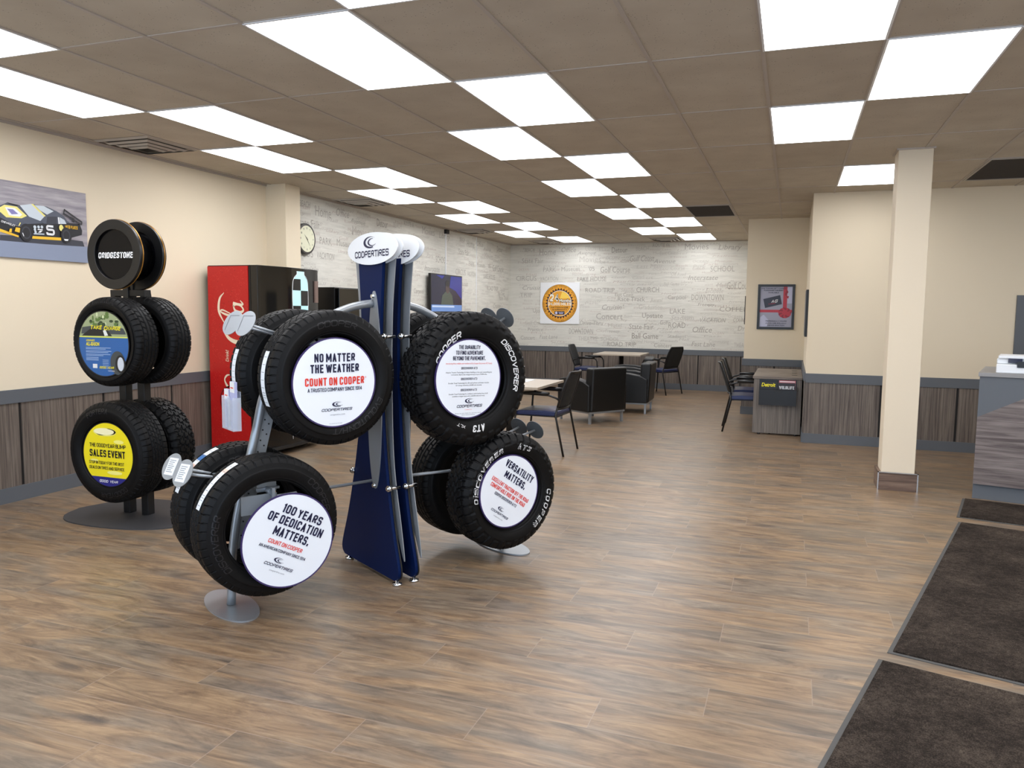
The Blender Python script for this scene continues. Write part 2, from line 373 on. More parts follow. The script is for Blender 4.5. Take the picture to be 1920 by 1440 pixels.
def glyphs(txt, shear=0.0, bold=0.0, res=3):
    key = (txt, round(shear, 3), round(bold, 4), res)
    if key in _gc: return _gc[key]
    cu = bpy.data.curves.new('tmp_text', 'FONT'); cu.body = txt; cu.size = 1.0; cu.shear = shear; cu.offset = bold; cu.resolution_u = res
    o = bpy.data.objects.new('tmp_text', cu); COL.objects.link(o)
    me = o.to_mesh(); vs = [(v.co.x, v.co.y) for v in me.vertices]; fs = [tuple(p.vertices) for p in me.polygons]
    o.to_mesh_clear(); bpy.data.objects.remove(o); bpy.data.curves.remove(cu)
    if vs:
        mx = min(v[0] for v in vs); bw = max(v[0] for v in vs) - mx; vs = [(a - mx, b) for a, b in vs]
    else: bw = 1
    _gc[key] = (vs, fs, bw); return _gc[key]
CAPH = 1.0
_h = glyphs('H'); CAPH = max(v[1] for v in _h[0])

def FR(o, ex, ey, n=None):
    ex = Vector(ex); ey = Vector(ey); return (Vector(o), ex, ey, Vector(n) if n is not None else ex.cross(ey))
XF = FR((0, 0, 0), (1, 0, 0), (0, 0, 1), (0, -1, 0))   # local front plane: x right, z up, facing -y
def tag(o, label, cat, group=None):
    o['label'] = label; o['category'] = cat
    if group: o['group'] = group
    return o
def thing(name, label, cat, loc=(0, 0, 0), rz=0.0, group=None):
    o = bpy.data.objects.new(name, None); COL.objects.link(o); o.location = loc; o.rotation_euler = (0, 0, rz); o.empty_display_size = 0.1
    return tag(o, label, cat, group)
def copy_tree(root, label, loc, rz, group=None):
    def cp(o, par):
        c = o.copy(); COL.objects.link(c); c.parent = par
        for ch in [k for k in list(bpy.data.objects) if k.parent == o]: cp(ch, c)
        return c
    r = cp(root, None); r.location = loc; r.rotation_euler = (0, 0, rz); r['label'] = label
    if group: r['group'] = group
    return r
def struct(name, mb, m, parent=None, **k):
    o = mb.obj(name, m, parent, **k)
    o['kind'] = 'structure'
    return o
def circ(r, k=48, cx=0, cy=0, ry=None, a0=0, a1=2 * PI, close=False):
    n = k if not close else k + 1
    return [(cx + r * math.cos(a0 + (a1 - a0) * i / k), cy + (ry or r) * math.sin(a0 + (a1 - a0) * i / k)) for i in range(n)]
def spline(pts, n=8):
    P = [Vector(p) for p in pts]; P = [P[0] * 2 - P[1]] + P + [P[-1] * 2 - P[-2]]; out = []
    for i in range(1, len(P) - 2):
        for j in range(n):
            t = j / n; a, b, c, d = P[i - 1], P[i], P[i + 1], P[i + 2]
            out.append(0.5 * ((2 * b) + (c - a) * t + (2 * a - 5 * b + 4 * c - d) * t * t + (3 * b - a - 3 * c + d) * t ** 3))
    out.append(P[-2]); return out
def ribbon(mb, pts, ws, fr, off):
    """calligraphic stroke: smooth 2D path with width per point"""
    q = spline([(p[0], p[1], w) for p, w in zip(pts, ws)], 6); L = []; Rr = []
    for i, p in enumerate(q):
        d = q[min(i + 1, len(q) - 1)] - q[max(i - 1, 0)]; l = math.hypot(d.x, d.y) or 1; nx, ny = -d.y / l, d.x / l
        L.append((p.x + nx * p.z / 2, p.y + ny * p.z / 2)); Rr.append((p.x - nx * p.z / 2, p.y - ny * p.z / 2))
    for i in range(len(q) - 1): mb.poly([Rr[i], Rr[i + 1], L[i + 1], L[i]], fr, off)

# ------------------------------------------------------------------ room
CH = 2.97; XL = -5.77; YB = 15.85; XR = 5.5; YF = -1.6
GX, GY_, GS = -2.65, 3.322, 0.61
struct('floor', MB().box((XL - 0.1, YF - 0.1, -0.1), (XR + 0.1, YB + 0.1, 0)), M_floor)
ceil = struct('ceiling', MB().box((XL - 0.1, YF - 0.1, CH), (XR + 0.1, YB + 0.1, CH + 0.1)), M_ceil)
gb = MB()
i = -6
while GX + i * GS < XR:
    x = GX + i * GS
    if x > XL: gb.box((x - 0.011, YF, CH - 0.006), (x + 0.011, YB, CH))
    i += 1
j = -5
while GY_ + j * 1.22 < YB:
    y = GY_ + j * 1.22
    if y > YF: gb.box((XL, y - 0.009, CH - 0.004), (XR, y + 0.009, CH))
    j += 1
gb.box((XL, YF, CH - 0.02), (XL + 0.02, YB, CH)); gb.box((XL, YB - 0.02, CH - 0.02), (-0.7, YB, CH))
gb.obj('ceiling_grid', M_grid, ceil)
struct('wall_left', MB().box((XL - 0.1, YF, 0), (XL, YB, CH)), M_cream)
# pilaster where the cream wall meets the word wallpaper
struct('trim_1', MB().box((XL, 7.58, 0), (-5.5, 7.86, CH)), M_cream)
mur_l = struct('wall_left_mural', MB().box((XL, 7.86, 0.86), (XL + 0.006, YB, CH)), M_mural)
struct('wall_back', MB().box((XL - 0.1, YB, 0), (-0.6, YB + 0.1, CH)), M_cream)
mur_b = struct('wall_back_mural', MB().box((XL, YB - 0.006, 0.80), (-0.68, YB, CH)), M_mural)
XC, YP, YS = 0.18, 12.4, 9.95
struct('wall_alcove', MB().box((-0.68, YP, 0), (XC + 0.0, YB + 0.1, CH)), M_cream)
struct('wall_side', MB().box((XC, YS + 0.1, 0), (XC + 0.3, YB, CH)), M_cream)
WX0, WX1, WZ0, WZ1 = 2.315, 3.7, 1.08, 1.72
wr = MB().box((XC, YS, 0), (WX0, YS + 0.1, CH)).box((WX1, YS, 0), (XR, YS + 0.1, CH)).box((WX0, YS, 0), (WX1, YS + 0.1, WZ0)).box((WX0, YS, WZ1), (WX1, YS + 0.1, CH))
struct('wall_right_front', wr, M_cream)
struct('wall_right', MB().box((XR, YF, 0), (XR + 0.1, YS, CH)), M_cream)
wf = MB().box((XL, YF - 0.1, 0), (XR, YF, 0.12)).box((XL, YF - 0.1, 2.55), (XR, YF, CH))
for x in (XL, -3.2, -0.6, 2.0, XR - 0.12): wf.box((x, YF - 0.1, 0.12), (x + 0.12, YF, 2.55))
struct('wall_front', wf, M_cream)
# service window in the right wall
wfm = MB()
for a, b in (((WX0 - 0.0, YS - 0.03, WZ0 - 0.06), (WX0 + .15, YS + 0.12, WZ1)), ((WX1, YS - 0.03, WZ0 - 0.06), (WX1 + 0.06, YS + 0.12, WZ1 + 0.06)),
             ((WX0, YS - 0.03, WZ1), (WX1, YS + 0.12, WZ1 + 0.06)), ((WX0, YS - 0.03, WZ0 - 0.06), (WX1, YS + 0.12, WZ0))): wfm.box(a, b)
win = struct('window_1', wfm, M_trim)
MB().box((WX0, YS + 0.05, WZ0), (WX1, YS + 0.056, WZ1)).obj('window_pane', mat('dark_glass', (16, 17, 20), 0.08), win)

# wainscot: rails, laminate panels with dark gaps, grey baseboards
def wainscot(tagname, p0, p1, n, gaps, top, rail=0.105, base=0.12):
    """run along p0->p1 (2D), n = direction into the room"""
    p0 = Vector((p0[0], p0[1], 0)); p1 = Vector((p1[0], p1[1], 0)); n = Vector((n[0], n[1], 0)); L = (p1 - p0).length; e = (p1 - p0) / L
    def bx(mb, a0, a1, z0, z1, t):
        q = p0 + e * a0; mb.prism([(0, z0), (a1 - a0, z0), (a1 - a0, z1), (0, z1)], (q, e, Vector((0, 0, 1)), n), t)
    a = 0.0; pm = MB()
    for gpos in list(gaps) + [L]:
        bx(pm, a + (0.012 if a > 0 else 0), gpos - (0.012 if gpos < L else 0), base - 0.01, top - rail + 0.01, 0.012); a = gpos
    back = MB(); bx(back, 0, L, base - 0.01, top - rail + 0.01, 0.004)
    w = struct('trim_wainscot_' + tagname, pm, M_lam); back.obj('panel_gap', M_gap, w)
    r = MB(); bx(r, 0, L, top - rail, top, 0.022); rr = struct('trim_rail_' + tagname, r, M_trim)
    b = MB(); bx(b, 0, L, 0, base, 0.022); struct('baseboard_' + tagname, b, M_trim)
wainscot('left', (XL, YF), (XL, 7.58), (1, 0), [g + 1.6 for g in (0.4, 1.23, 2.03, 2.83, 3.63, 4.43, 5.23, 6.04, 6.85)], 0.89)
wainscot('left_far', (XL, 7.86), (XL, YB), (1, 0), [0.8 * k for k in range(1, 9)], 0.87)
wainscot('back', (XL, YB), (-0.68, YB), (0, -1), [0.03 + 0.8 * k for k in range(1, 6)] + [4.85], 0.81)
wainscot('alcove_left', (-0.68, YB), (-0.68, YP), (-1, 0), [0.8, 1.6, 2.4], 0.86)
wainscot('alcove', (-0.68, YP), (XC, YP), (0, -1), [0.45], 0.86)
wainscot('side', (XC, YP), (XC, YS), (-1, 0), [0.8, 1.6], 0.85)
wainscot('right_front', (XC, YS), (XR, YS), (0, -1), [0.83, 1.62, 2.42, 3.2, 4.0, 4.8], 0.84, 0.11, 0.115)

# square column with tile skirting
struct('trim_2', MB().box((0.80, 7.52, 0), (1.07, 7.79, CH)), M_col, bevel=0.006)
sk = MB()
for a, b in (((0.775, 7.495, 0), (1.095, 7.52, 0.16)), ((0.775, 7.79, 0), (1.095, 7.815, 0.16)), ((0.775, 7.52, 0), (0.80, 7.79, 0.16)), ((1.07, 7.52, 0), (1.095, 7.79, 0.16))): sk.box(a, b)
skirt = struct('trim_3', sk, laminate('brown_tile', 'x', ((74, 56, 46), (106, 84, 70), (128, 106, 90)), 0.6))
se = MB()
for x in (0.772, 1.088): se.box((x, 7.49, 0), (x + 0.010, 7.502, 0.163))
se.box((0.772, 7.49, 0.157), (1.098, 7.50, 0.163))
se.obj('metal_edge', M_chrome, skirt)
cap = MB().box((0.785, 7.50, CH - 0.012), (1.085, 7.81, CH)); struct('trim_4', cap, M_grid)

# wallpaper words: (text, x, z) measured on the back wall, width, cap height, style
WORDS = [('BEACH', -5.33, 2.85, .22, .075, 0, 0), ('Conveni', -5.33, 2.74, .24, .045, .2, 1), ('Home', -4.93, 2.80, .36, .13, 0, 0), ('Office', -4.47, 2.84, .32, .10, .25, 0),
 ('COUNTRY', -3.92, 2.86, .38, .09, 0, 1), ('Avenue', -4.08, 2.77, .40, .06, .3, 0), ('Detour', -3.39, 2.82, .32, .11, 0, 2), ('BEACH', -2.92, 2.84, .26, .08, 0, 1), ('ROUTE 66', -2.54, 2.90, .34, .07, 0, 0),
 ('Gulf Coast', -2.92, 2.64, .50, .12, .3, 0), ('Avenue', -2.47, 2.58, .44, .08, .3, 0), ('Movies', -1.84, 2.86, .46, .12, 0, 0), ('Library', -1.2, 2.84, .44, .10, .25, 0), ('East Coast', -2.38, 2.74, .36, .07, 0, 1),
 ('State Fair', -5.26, 2.62, .48, .10, 0, 0), ('Country', -4.87, 2.60, .34, .05, .2, 1), ('Movies', -4.0, 2.64, .46, .12, 0, 1), ('OCEAN', -3.53, 2.66, .28, .07, .2, 1), ('Off-Road', -3.63, 2.57, .32, .05, 0, 1), ('Mall', -3.26, 2.6, .16, .06, .2, 1),
 ('PARK', -4.88, 2.43, .28, .09, 0, 0), ('Museum', -4.42, 2.44, .40, .09, 0, 0), ('Manchester', -4.2, 2.32, .36, .05, 0, 1), ("'05", -3.97, 2.44, .14, .08, 0, 0), ('Golf Course', -3.47, 2.42, .62, .12, 0, 0), ('Last Mall', -2.77, 2.48, .52, .07, .25, 1), ('Course', -2.2, 2.44, .28, .07, 0, 1),
 ('SCHOOL', -1.33, 2.42, .46, .11, 0, 0), ('Park', -1.78, 2.46, .26, .09, .3, 1), ('CIRCUS', -5.4, 2.25, .46, .10, 0, 0), ('VACATION', -4.88, 2.24, .40, .08, .25, 0), ('LAKE HOUSE', -3.96, 2.23, .62, .09, 0, 0), ('Concert', -2.9, 2.25, .42, .05, 0, 1), ('Off Road', -2.18, 2.32, .30, .06, .2, 1), ('Interstate', -1.7, 2.25, .58, .09, .3, 0),
 ('Golf Course', -0.98, 2.09, .50, .14, 0, 0), ('Cruisin', -5.27, 2.05, .42, .09, .3, 0), ('ROAD TRIP', -3.78, 2.0, .62, .09, 0, 0), ('CHURCH', -2.79, 2.01, .46, .10, 0, 0), ('Ball Game', -2.31, 2.13, .30, .06, 0, 1), ('Mall', -1.33, 2.1, .2, .09, .25, 1), ('Seaside', -3.2, 2.0, .28, .07, .25, 1),
 ('TRIP', -5.4, 1.9, .28, .08, 0, 0), ('East Coast', -3.27, 1.91, .38, .07, 0, 0), ('Race Track', -3.12, 1.82, .56, .09, 0, 0), ('Rental', -2.6, 1.8, .24, .08, .2, 1), ('Carpool', -2.2, 1.86, .36, .08, 0, 0), ('DOWNTOWN', -1.6, 1.86, .62, .11, 0, 0), ('Escapade', -1.47, 1.99, .34, .09, .3, 1), ('Freeway', -1.62, 1.72, .32, .06, .2, 0),
 ("Cruisin'", -3.5, 1.65, .46, .10, .3, 0), ('Graduation', -2.72, 1.66, .48, .09, 0, 1), ('Town', -4.1, 1.66, .2, .07, .2, 1), ('LAKE', -2.18, 1.58, .30, .10, 0, 0), ('COFFEE', -1.1, 1.63, .52, .09, 0, 0), ('Upstate', -5.08, 1.57, .32, .09, 0, 0), ('Concert', -3.57, 1.46, .56, .12, 0, 0), ('Upstate', -2.68, 1.49, .42, .10, 0, 0),
 ('Stadium', -2.08, 1.45, .46, .09, .25, 1), ('VACATION', -1.48, 1.41, .50, .08, .25, 0), ('COUNTRY', -0.92, 1.42, .34, .08, .2, 0), ('Drive-Thru', -3.95, 1.32, .50, .09, .2, 0), ('Hotel', -3.45, 1.28, .28, .07, 0, 1), ('State Fair', -2.9, 1.26, .50, .11, 0, 0), ('ROAD', -2.18, 1.30, .34, .11, 0, 0), ('Golf', -2.44, 1.35, .16, .08, 0, 0),
 ('Office', -1.68, 1.22, .38, .11, .2, 0), ('Drive', -0.86, 1.26, .28, .09, .2, 0), ('Gulf Coast', -5.2, 1.30, .44, .09, 0, 1), ('Practice', -5.18, 1.16, .34, .07, 0, 0), ('DOWNTOWN', -4.17, 1.14, .52, .11, 0, 0), ('Freeway', -3.5, 1.16, .3, .07, .2, 1), ('Ball Game', -2.82, 1.07, .54, .11, 0, 2), ('Stadium', -2.18, 1.08, .36, .07, 0, 1),
 ('Reunions', -1.0, 1.08, .70, .12, 0, 2), ('Fast Lane', -4.88, 1.01, .40, .08, .2, 0), ('Concert', -5.35, .98, .32, .08, 0, 0), ('THEATRE', -4.02, .99, .42, .09, 0, 1), ('SCHOOL', -3.55, .99, .38, .08, 0, 1), ('Second Home', -2.87, .96, .5, .07, .2, 1), ('Commuting', -1.35, .99, .38, .07, 0, 1), ('Fast Lane', -1.65, .93, .46, .09, .2, 0), ('THEATRE', -0.9, .93, .32, .09, 0, 1),
 ('ROAD TRIP', -3.3, .89, .60, .09, 0, 0), ('Concert', -2.45, .885, .36, .08, 0, 0), ('Mountain', -4.6, .88, .42, .06, .2, 1)]
M_w = [mat('word_ink_mid', (172, 168, 160), 0.7), mat('word_ink_pale', (195, 191, 183), 0.7), mat('word_ink_dark', (158, 153, 145), 0.7)]
M_w.append(mat('word_ink_rose', (197, 187, 179), 0.7))
def words_on(mural, name, place, lo, hi, ww):
    mb = MB(); mb.fix = False; rnd = random.Random(3)
    filler = ['cottage', 'Museum', 'carpool', 'Hotel', 'Avenue', 'OCEAN', 'airport', 'Golf', 'Mall', 'City', 'Library', 'Lake', 'Park', 'Beach']
    for (t, x, z, w, h, sh, k) in WORDS:
        if lo + w / 2 < x < hi - w / 2:
            mb.cur = k; place(mb, t, x, z, w, h, sh, 0)
    for r in range(27):
        z = 0.84 + r * 0.079; x = ww[0] + 0.1 + rnd.random() * 0.3
        while x < ww[1] - 0.3:
            w = 0.16 + rnd.random() * 0.2
            if rnd.random() < 0.62: mb.cur = 3 if rnd.random() < 0.4 else 1; place(mb, rnd.choice(filler), x + w / 2, z + rnd.uniform(-.02, .02), w, 0.030 + rnd.random() * 0.018, rnd.choice((0, .25)), 0)
            x += w + rnd.random() * 0.18
    mb.obj(name, M_w, mural)
words_on(mur_b, 'wallpaper_words', lambda mb, t, x, z, w, h, sh, b: mb.text(t, w, h, FR((0, YB - 0.0075, 0), (1, 0, 0), (0, 0, 1), (0, -1, 0)), x, z, 0, sh, b, res=2), XL, -0.68, (XL, -0.7))
def place_left(mb, t, x, z, w, h, sh, b):
    for rep in (0, 1):
        y = 7.9 + (x - XL) + rep * 4.9
        if y + w / 2 < YB - 0.02 and y - w / 2 > 7.88: mb.text(t, w, h, FR((XL + 0.0075, 0, 0), (0, 1, 0), (0, 0, 1), (1, 0, 0)), y, z, 0, sh, b, res=2)
words_on(mur_l, 'wallpaper_words', place_left, XL, -0.68, (XL, -0.9))

# ------------------------------------------------------------------ ceiling lights, diffusers, return grilles
ORD = ['nearest', 'second nearest', 'third nearest', 'fourth nearest', 'fifth nearest', 'sixth nearest', 'seventh nearest', 'eighth nearest', 'ninth nearest', 'tenth nearest', 'eleventh nearest', 'twelfth nearest', 'thirteenth nearest', 'fourteenth nearest']
cl = thing('ceiling_light', '', 'ceiling light', (0, 0, CH), 0, 'recessed ceiling light panels')
f = MB(); w2, d2 = 0.305, 0.61
for a, b in (((-w2, -d2, -0.009), (-w2 + 0.012, d2, 0)), ((w2 - 0.012, -d2, -0.009), (w2, d2, 0)), ((-w2 + .012, -d2, -0.009), (w2 - .012, -d2 + 0.012, 0)), ((-w2 + .012, d2 - 0.012, -0.009), (w2 - .012, d2, 0))): f.box(a, b)
f.obj('frame', M_white, cl)
MB().box((-w2 + 0.012, -d2 + 0.012, -0.0088), (w2 - 0.012, d2 - 0.012, -0.004)).obj('diffuser', M_light, cl)
rows = {'left': [(-3, -3), (-4, -2), (-3, -1), (-4, 0), (-3, 1), (-4, 2), (-3, 3), (-4, 4), (-3, 5), (-4, 6), (-3, 7), (-4, 8), (-3, 9)],
        'middle': [(1, -3), (0, -2), (1, -1), (0, 0), (1, 1), (0, 2), (1, 3), (0, 4), (1, 5), (0, 6), (1, 7), (0, 8), (1, 9)],
        'right': [(5, -3), (4, -2), (5, -1), (4, 0), (5, 1), (4, 2), (5, 4)], 'far right': [(9, -3), (8, -2), (9, -1), (8, 0), (9, 1), (8, 2), (9, 3)]}
first = True
for rn, cells in rows.items():
    vis = [c for c in cells if (rn != 'far right') and not (c[1] < -1 or (rn == 'right' and c[1] < 0) or (rn == 'left' and c[1] < -1))]
    for k, (ci, cj) in enumerate(cells):
        loc = (GX + (ci + 0.5) * GS, GY_ + (cj + 0.5) * 1.22, CH)
        if (ci, cj) in vis: lab = 'lit ceiling panel, %s to the viewer in the %s staggered row' % (ORD[vis.index((ci, cj))], rn)
        else: lab = 'glowing white ceiling panel of the %s row, above and behind the viewer' % rn
        if rn == 'far right': lab = 'glowing white ceiling panel over the service counter, outside the view'
        if first: cl.location = loc; cl['label'] = lab; first = False
        else: copy_tree(cl, lab, loc, 0)

M_vent = mat('vent_paint', (168, 160, 150), 0.5); M_ventd = mat('vent_dark', (30, 27, 25), 0.8)
def diffuser(x, y, label):
    t = thing('air_diffuser', label, 'ceiling vent', (x, y, CH), 0, 'square air diffusers in the ceiling')
    b = MB()
    for k, (a, z) in enumerate(((0.30, -0.008), (0.235, -0.022), (0.175, -0.034), (0.115, -0.044))):
        q = a - 0.026
        vs = [(sx * r, sy * r, zz) for r, zz in ((a, z + 0.004), (q, z - 0.010)) for sx, sy in ((-1, -1), (1, -1), (1, 1), (-1, 1))]
        b.add(vs, [(i, (i + 1) % 4, 4 + (i + 1) % 4, 4 + i) for i in range(4)])
    b.obj('louvre', M_vent, t)
    MB().box((-0.24, -0.24, -0.006), (0.24, 0.24, -0.002)).obj('backing', M_ventd, t)
    return t
diffuser(-5.39, 5.46, 'square louvred air diffuser beside the left wall above the race car poster')
diffuser(-5.39, 9.12, 'square louvred air diffuser over the drinks machines by the clock')
diffuser(-5.39, 12.9, 'square louvred air diffuser above the wall television')
diffuser(-4.785, 15.2, 'square louvred air diffuser at the far end above the round warranty sign')
diffuser(-2.345, 15.2, 'square louvred air diffuser at the far end left of the last middle-row light')
def grille(ci, cj, label):
    t = thing('return_grille', label, 'ceiling vent', (GX + (ci + .5) * GS, GY_ + (cj + .5) * 1.22, CH), 0, 'dark return air grilles')
    f = MB()
    for a, b in (((-.3, -.6, -.012), (-.28, .6, 0)), ((.28, -.6, -.012), (.3, .6, 0)), ((-.28, -.6, -.012), (.28, -.58, 0)), ((-.28, .58, -.012), (.28, .6, 0))): f.box(a, b)
    f.obj('frame', M_vent, t)
    s_ = MB()
    for k in range(38): s_.box((-.28, -.57 + k * .03, -.010), (.28, -.563 + k * .03, -.003))
    s_.obj('slat', mat('grille_slat', (70, 60, 50), 0.7), t)
    MB().box((-.28, -.58, -.003), (.28, .58, -.001)).obj('backing', M_ventd, t)
grille(2, 6, 'dark brown return air grille in the ceiling before the alcove')
grille(7, 4, 'dark return air grille in the ceiling right of the square column')

# ------------------------------------------------------------------ tyres
def tyre_profile(R, Wd, r0):
    h = R - r0
    return [(0.455 * Wd, R - 0.034), (0.485 * Wd, R - 0.058), (0.5 * Wd, r0 + 0.52 * h), (0.492 * Wd, r0 + 0.36 * h), (0.465 * Wd, r0 + 0.2 * h),
            (0.43 * Wd, r0 + 0.1 * h), (0.425 * Wd, r0 + 0.05 * h), (0.40 * Wd, r0 + 0.012), (0.36 * Wd, r0), (0.33 * Wd, r0 + 0.004)]
def sidewall_at(prof, r):
    for (a0, r0), (a1, r1) in zip(prof, prof[1:]):
        if r1 <= r <= r0: k = (r - r1) / (r0 - r1 or 1); return a1 + (a0 - a1) * k
    return prof[0][0]
def groove(kind, x, q):
    """depth 0..1 of the tread pattern at cross position x (-1..1) and pitch phase q"""
    fr = lambda v: v - math.floor(v)
    tri = lambda v: abs(fr(v) * 2 - 1)
    ax = abs(x)
    if kind == 'road':
        if min(abs(ax - 0.17), abs(ax - 0.52)) < 0.045: return 1.0
        if ax > 0.56: return 0.9 if fr(q) < 0.13 else 0.0
        if 0.22 < ax < 0.47: return 0.7 if fr(q * 1.0 + x * 1.2) < 0.12 else 0.0
        return 0.45 if ax > 0.05 and fr(q + x * 2) < 0.1 else 0.0
    if kind == 'rib':
        if min(abs(ax - 0.0), abs(ax - 0.42)) < 0.04: return 1.0
        if ax > 0.46: return 0.85 if fr(q + ax * 0.3) < 0.12 else 0.0
        z = 0.21 + 0.05 * tri(q * 1.0)
        if abs(ax - z) < 0.035: return 0.9
        return 0.7 if fr(q + x * 1.6 + 0.3) < 0.13 else 0.0
    # all-terrain
    s = 1 if x > 0 else -1
    z1 = 0.20 + 0.07 * (1 if fr(q + (0.5 if s > 0 else 0)) < 0.5 else -1); z2 = 0.55 + 0.05 * (1 if fr(q + 0.25) < 0.5 else -1)
    if abs(ax - z1) < 0.04 or abs(ax - z2) < 0.05: return 1.0
    if ax > z2: return 1.0 if fr(q + 0.1 * s) < 0.22 else (0.5 if 0.55 < fr(q) < 0.62 and ax < 0.8 else 0.0)
    if ax > z1: return 1.0 if fr(q + 0.45 + 0.9 * (ax - 0.2)) < 0.17 else 0.0
    return 1.0 if fr(q + x * 1.1 + 0.8) < 0.16 else 0.0
_ty = {}
def tyre_meshes(R, Wd, kind, r0=0.226):
    key = (R, Wd, kind)
    if key in _ty: return _ty[key]
    npitch = int(2 * PI * R / (0.043 if kind != 'at' else 0.058)); per = 12; N = npitch * per; K = 44
    depth = 0.0075 if kind != 'at' else 0.011
    hw = 0.455 * Wd; vs = []
    for i in range(N):
        th = 2 * PI * i / N; q = i / per
        for k in range(K + 1):
            x = -1 + 2 * k / K; ax = abs(x); a = x * hw
            r = R - 0.006 * ax * ax - 0.028 * max(0, (ax - 0.72) / 0.28) ** 2
            r -= depth * groove(kind, x, q) * (1.0 if ax < 0.97 or kind == 'at' else 0.4)
            vs.append((r * math.cos(th), a, r * math.sin(th)))
    fs = [(i * (K + 1) + k, i * (K + 1) + k + 1, ((i + 1) % N) * (K + 1) + k + 1, ((i + 1) % N) * (K + 1) + k) for i in range(N) for k in range(K)]
    tm = MB(); tm.add(vs, fs); tm_o = tm.obj('tread', M_rub); tread = tm_o.data; bpy.data.objects.remove(tm_o)
    prof = tyre_profile(R, Wd, r0); P = spline([(a, r, 0) for a, r in prof], 4); n = 160
    sm = MB(); vs = []
    lug = kind == 'at'
    for i in range(n * 2):
        th = 2 * PI * i / (n * 2); q = (i / (n * 2)) * npitch
        for j, p in enumerate(P):
            a = p.x; r = p.y
            if j == 0: r += 0.002
            if lug and 1 <= j <= 5: a += 0.006 * (1 if (q % 1) > 0.3 and (j < 3 or (q * 0.5 % 1) > 0.5) else -0.2)
            if (not lug) and j in (5,): a += 0.002
            if 18 <= j <= 19: a += 0.0025
            vs.append((r * math.cos(th), -a, r * math.sin(th)))
    m_ = len(P); nn = n * 2
    sm.add(vs, [(i * m_ + j, i * m_ + j + 1, ((i + 1) % nn) * m_ + j + 1, ((i + 1) % nn) * m_ + j) for i in range(nn) for j in range(m_ - 1)], True)
    so = sm.obj('sidewall', M_rub); side = so.data; bpy.data.objects.remove(so)
    inn = [(0.33 * Wd, r0 + 0.004), (0.36 * Wd, r0 + 0.02), (0.44 * Wd, r0 + 0.4 * (R - r0)), (0.42 * Wd, R - 0.045), (0.3 * Wd, R - 0.025), (0, R - 0.022)]
    inn = inn + [(-a, r) for a, r in inn[::-1][1:]]; im = MB(); n2 = 72; m2 = len(inn)
    im.add([(r * math.cos(2 * PI * i / n2), a, r * math.sin(2 * PI * i / n2)) for i in range(n2) for a, r in inn],
           [(i * m2 + j, i * m2 + j + 1, ((i + 1) % n2) * m2 + j + 1, ((i + 1) % n2) * m2 + j) for i in range(n2) for j in range(m2 - 1)], True)
    io = im.obj('inner_liner', M_rub); inner = io.data; bpy.data.objects.remove(io)
    _ty[key] = (tread, side, inner, prof); return _ty[key]
def arc_text(mb, txt, prof, rad, th0, h, w, italic=0.0, bold=0.0, lift=0.0016, flip=False, wt=None):
    """letters along the sidewall; th0 = clock angle of the middle (0 top, clockwise as seen from the front)"""
    def warp(a, b):
        if flip: a, b = -a, -b
        r = rad + b; t = PI / 2 - (th0 + a / rad)
        return (r * math.cos(t), -(sidewall_at(prof, r) + lift), r * math.sin(t))
    mb.text(txt, w, h, XF, warp=warp, shear=italic, bold=bold, res=3, wt=wt)
def tyre(label, loc, rz, R, Wd, kind, letters=(), strip=None, roll=0.0, group='display tyres'):
    t = thing('tyre', label, 'tyre', loc, rz, group)
    tread, side, inner, prof = tyre_meshes(R, Wd, kind)
    for nm, me, sc in (('tread', tread, 1), ('sidewall', side, 1), ('sidewall', side, -1), ('inner_liner', inner, 1)):
        o = bpy.data.objects.new(nm, me); COL.objects.link(o); o.parent = t; o.rotation_euler = (0, 0, 0) if sc == 1 else (0, 0, PI)
    for (txt, clock, rad, h, w, it, bold, m, outline) in letters:
        lb = MB(); lb.fix = False
        arc_text(lb, txt, prof, rad, math.radians(clock), h, w, it, bold, wt=.26 if outline else None)
        lo = lb.obj('lettering', m, t)
        if outline:
            ib = MB(); ib.fix = False; arc_text(ib, txt, prof, rad, math.radians(clock), h, w, it, bold, 0.0024, wt=.13)
            ib.obj('letter_infill', M_rub, lo)
        if m in (M_letter_white,): lo['label'] = 'white raised lettering' if not outline else 'white outlined lettering'
    if strip:
        a0, a1, x0, x1, bl = strip
        sb = MB(); sb.fix = False; n = 22
        for i in range(n):
            seg = []
            for tt in (a0 + (a1 - a0) * i / n, a0 + (a1 - a0) * (i + 1) / n):
                th = math.radians(90 - tt); r = R + 0.0025 - 0.006 * max(abs(x0), abs(x1)) ** 2
                seg.append([(r * math.cos(th), -x * 0.455 * Wd, r * math.sin(th)) for x in (x0, x1)])
            sb.cur = 0
            if bl and i in bl: sb.cur = bl[i]
            sb.add([seg[0][0], seg[0][1], seg[1][1], seg[1][0]], [(0, 1, 2, 3)])
            if i % 3 == 1 or i in (3, 4, 5):   # printed lines on the label
                th = math.radians(90 - (a0 + (a1 - a0) * (i + 0.5) / n)); th2 = math.radians(90 - (a0 + (a1 - a0) * (i + 0.72) / n)); r += 0.0006; sb.cur = 2
                xa, xb = x0 + (x1 - x0) * .15, x0 + (x1 - x0) * .85
                sb.add([(r * math.cos(q), -x * 0.455 * Wd, r * math.sin(q)) for q, x in ((th, xa), (th, xb), (th2, xb), (th2, xa))], [(0, 1, 2, 3)])
        lo = sb.obj('tread_label', [M_paper, mat('label_blue', (40, 104, 170), 0.5), mat('label_grey_print', (136, 140, 146), 0.6), mat('label_peach', (226, 196, 180), 0.6)], t)
        lo['label'] = 'white paper label strip stuck on the tread'
    return t

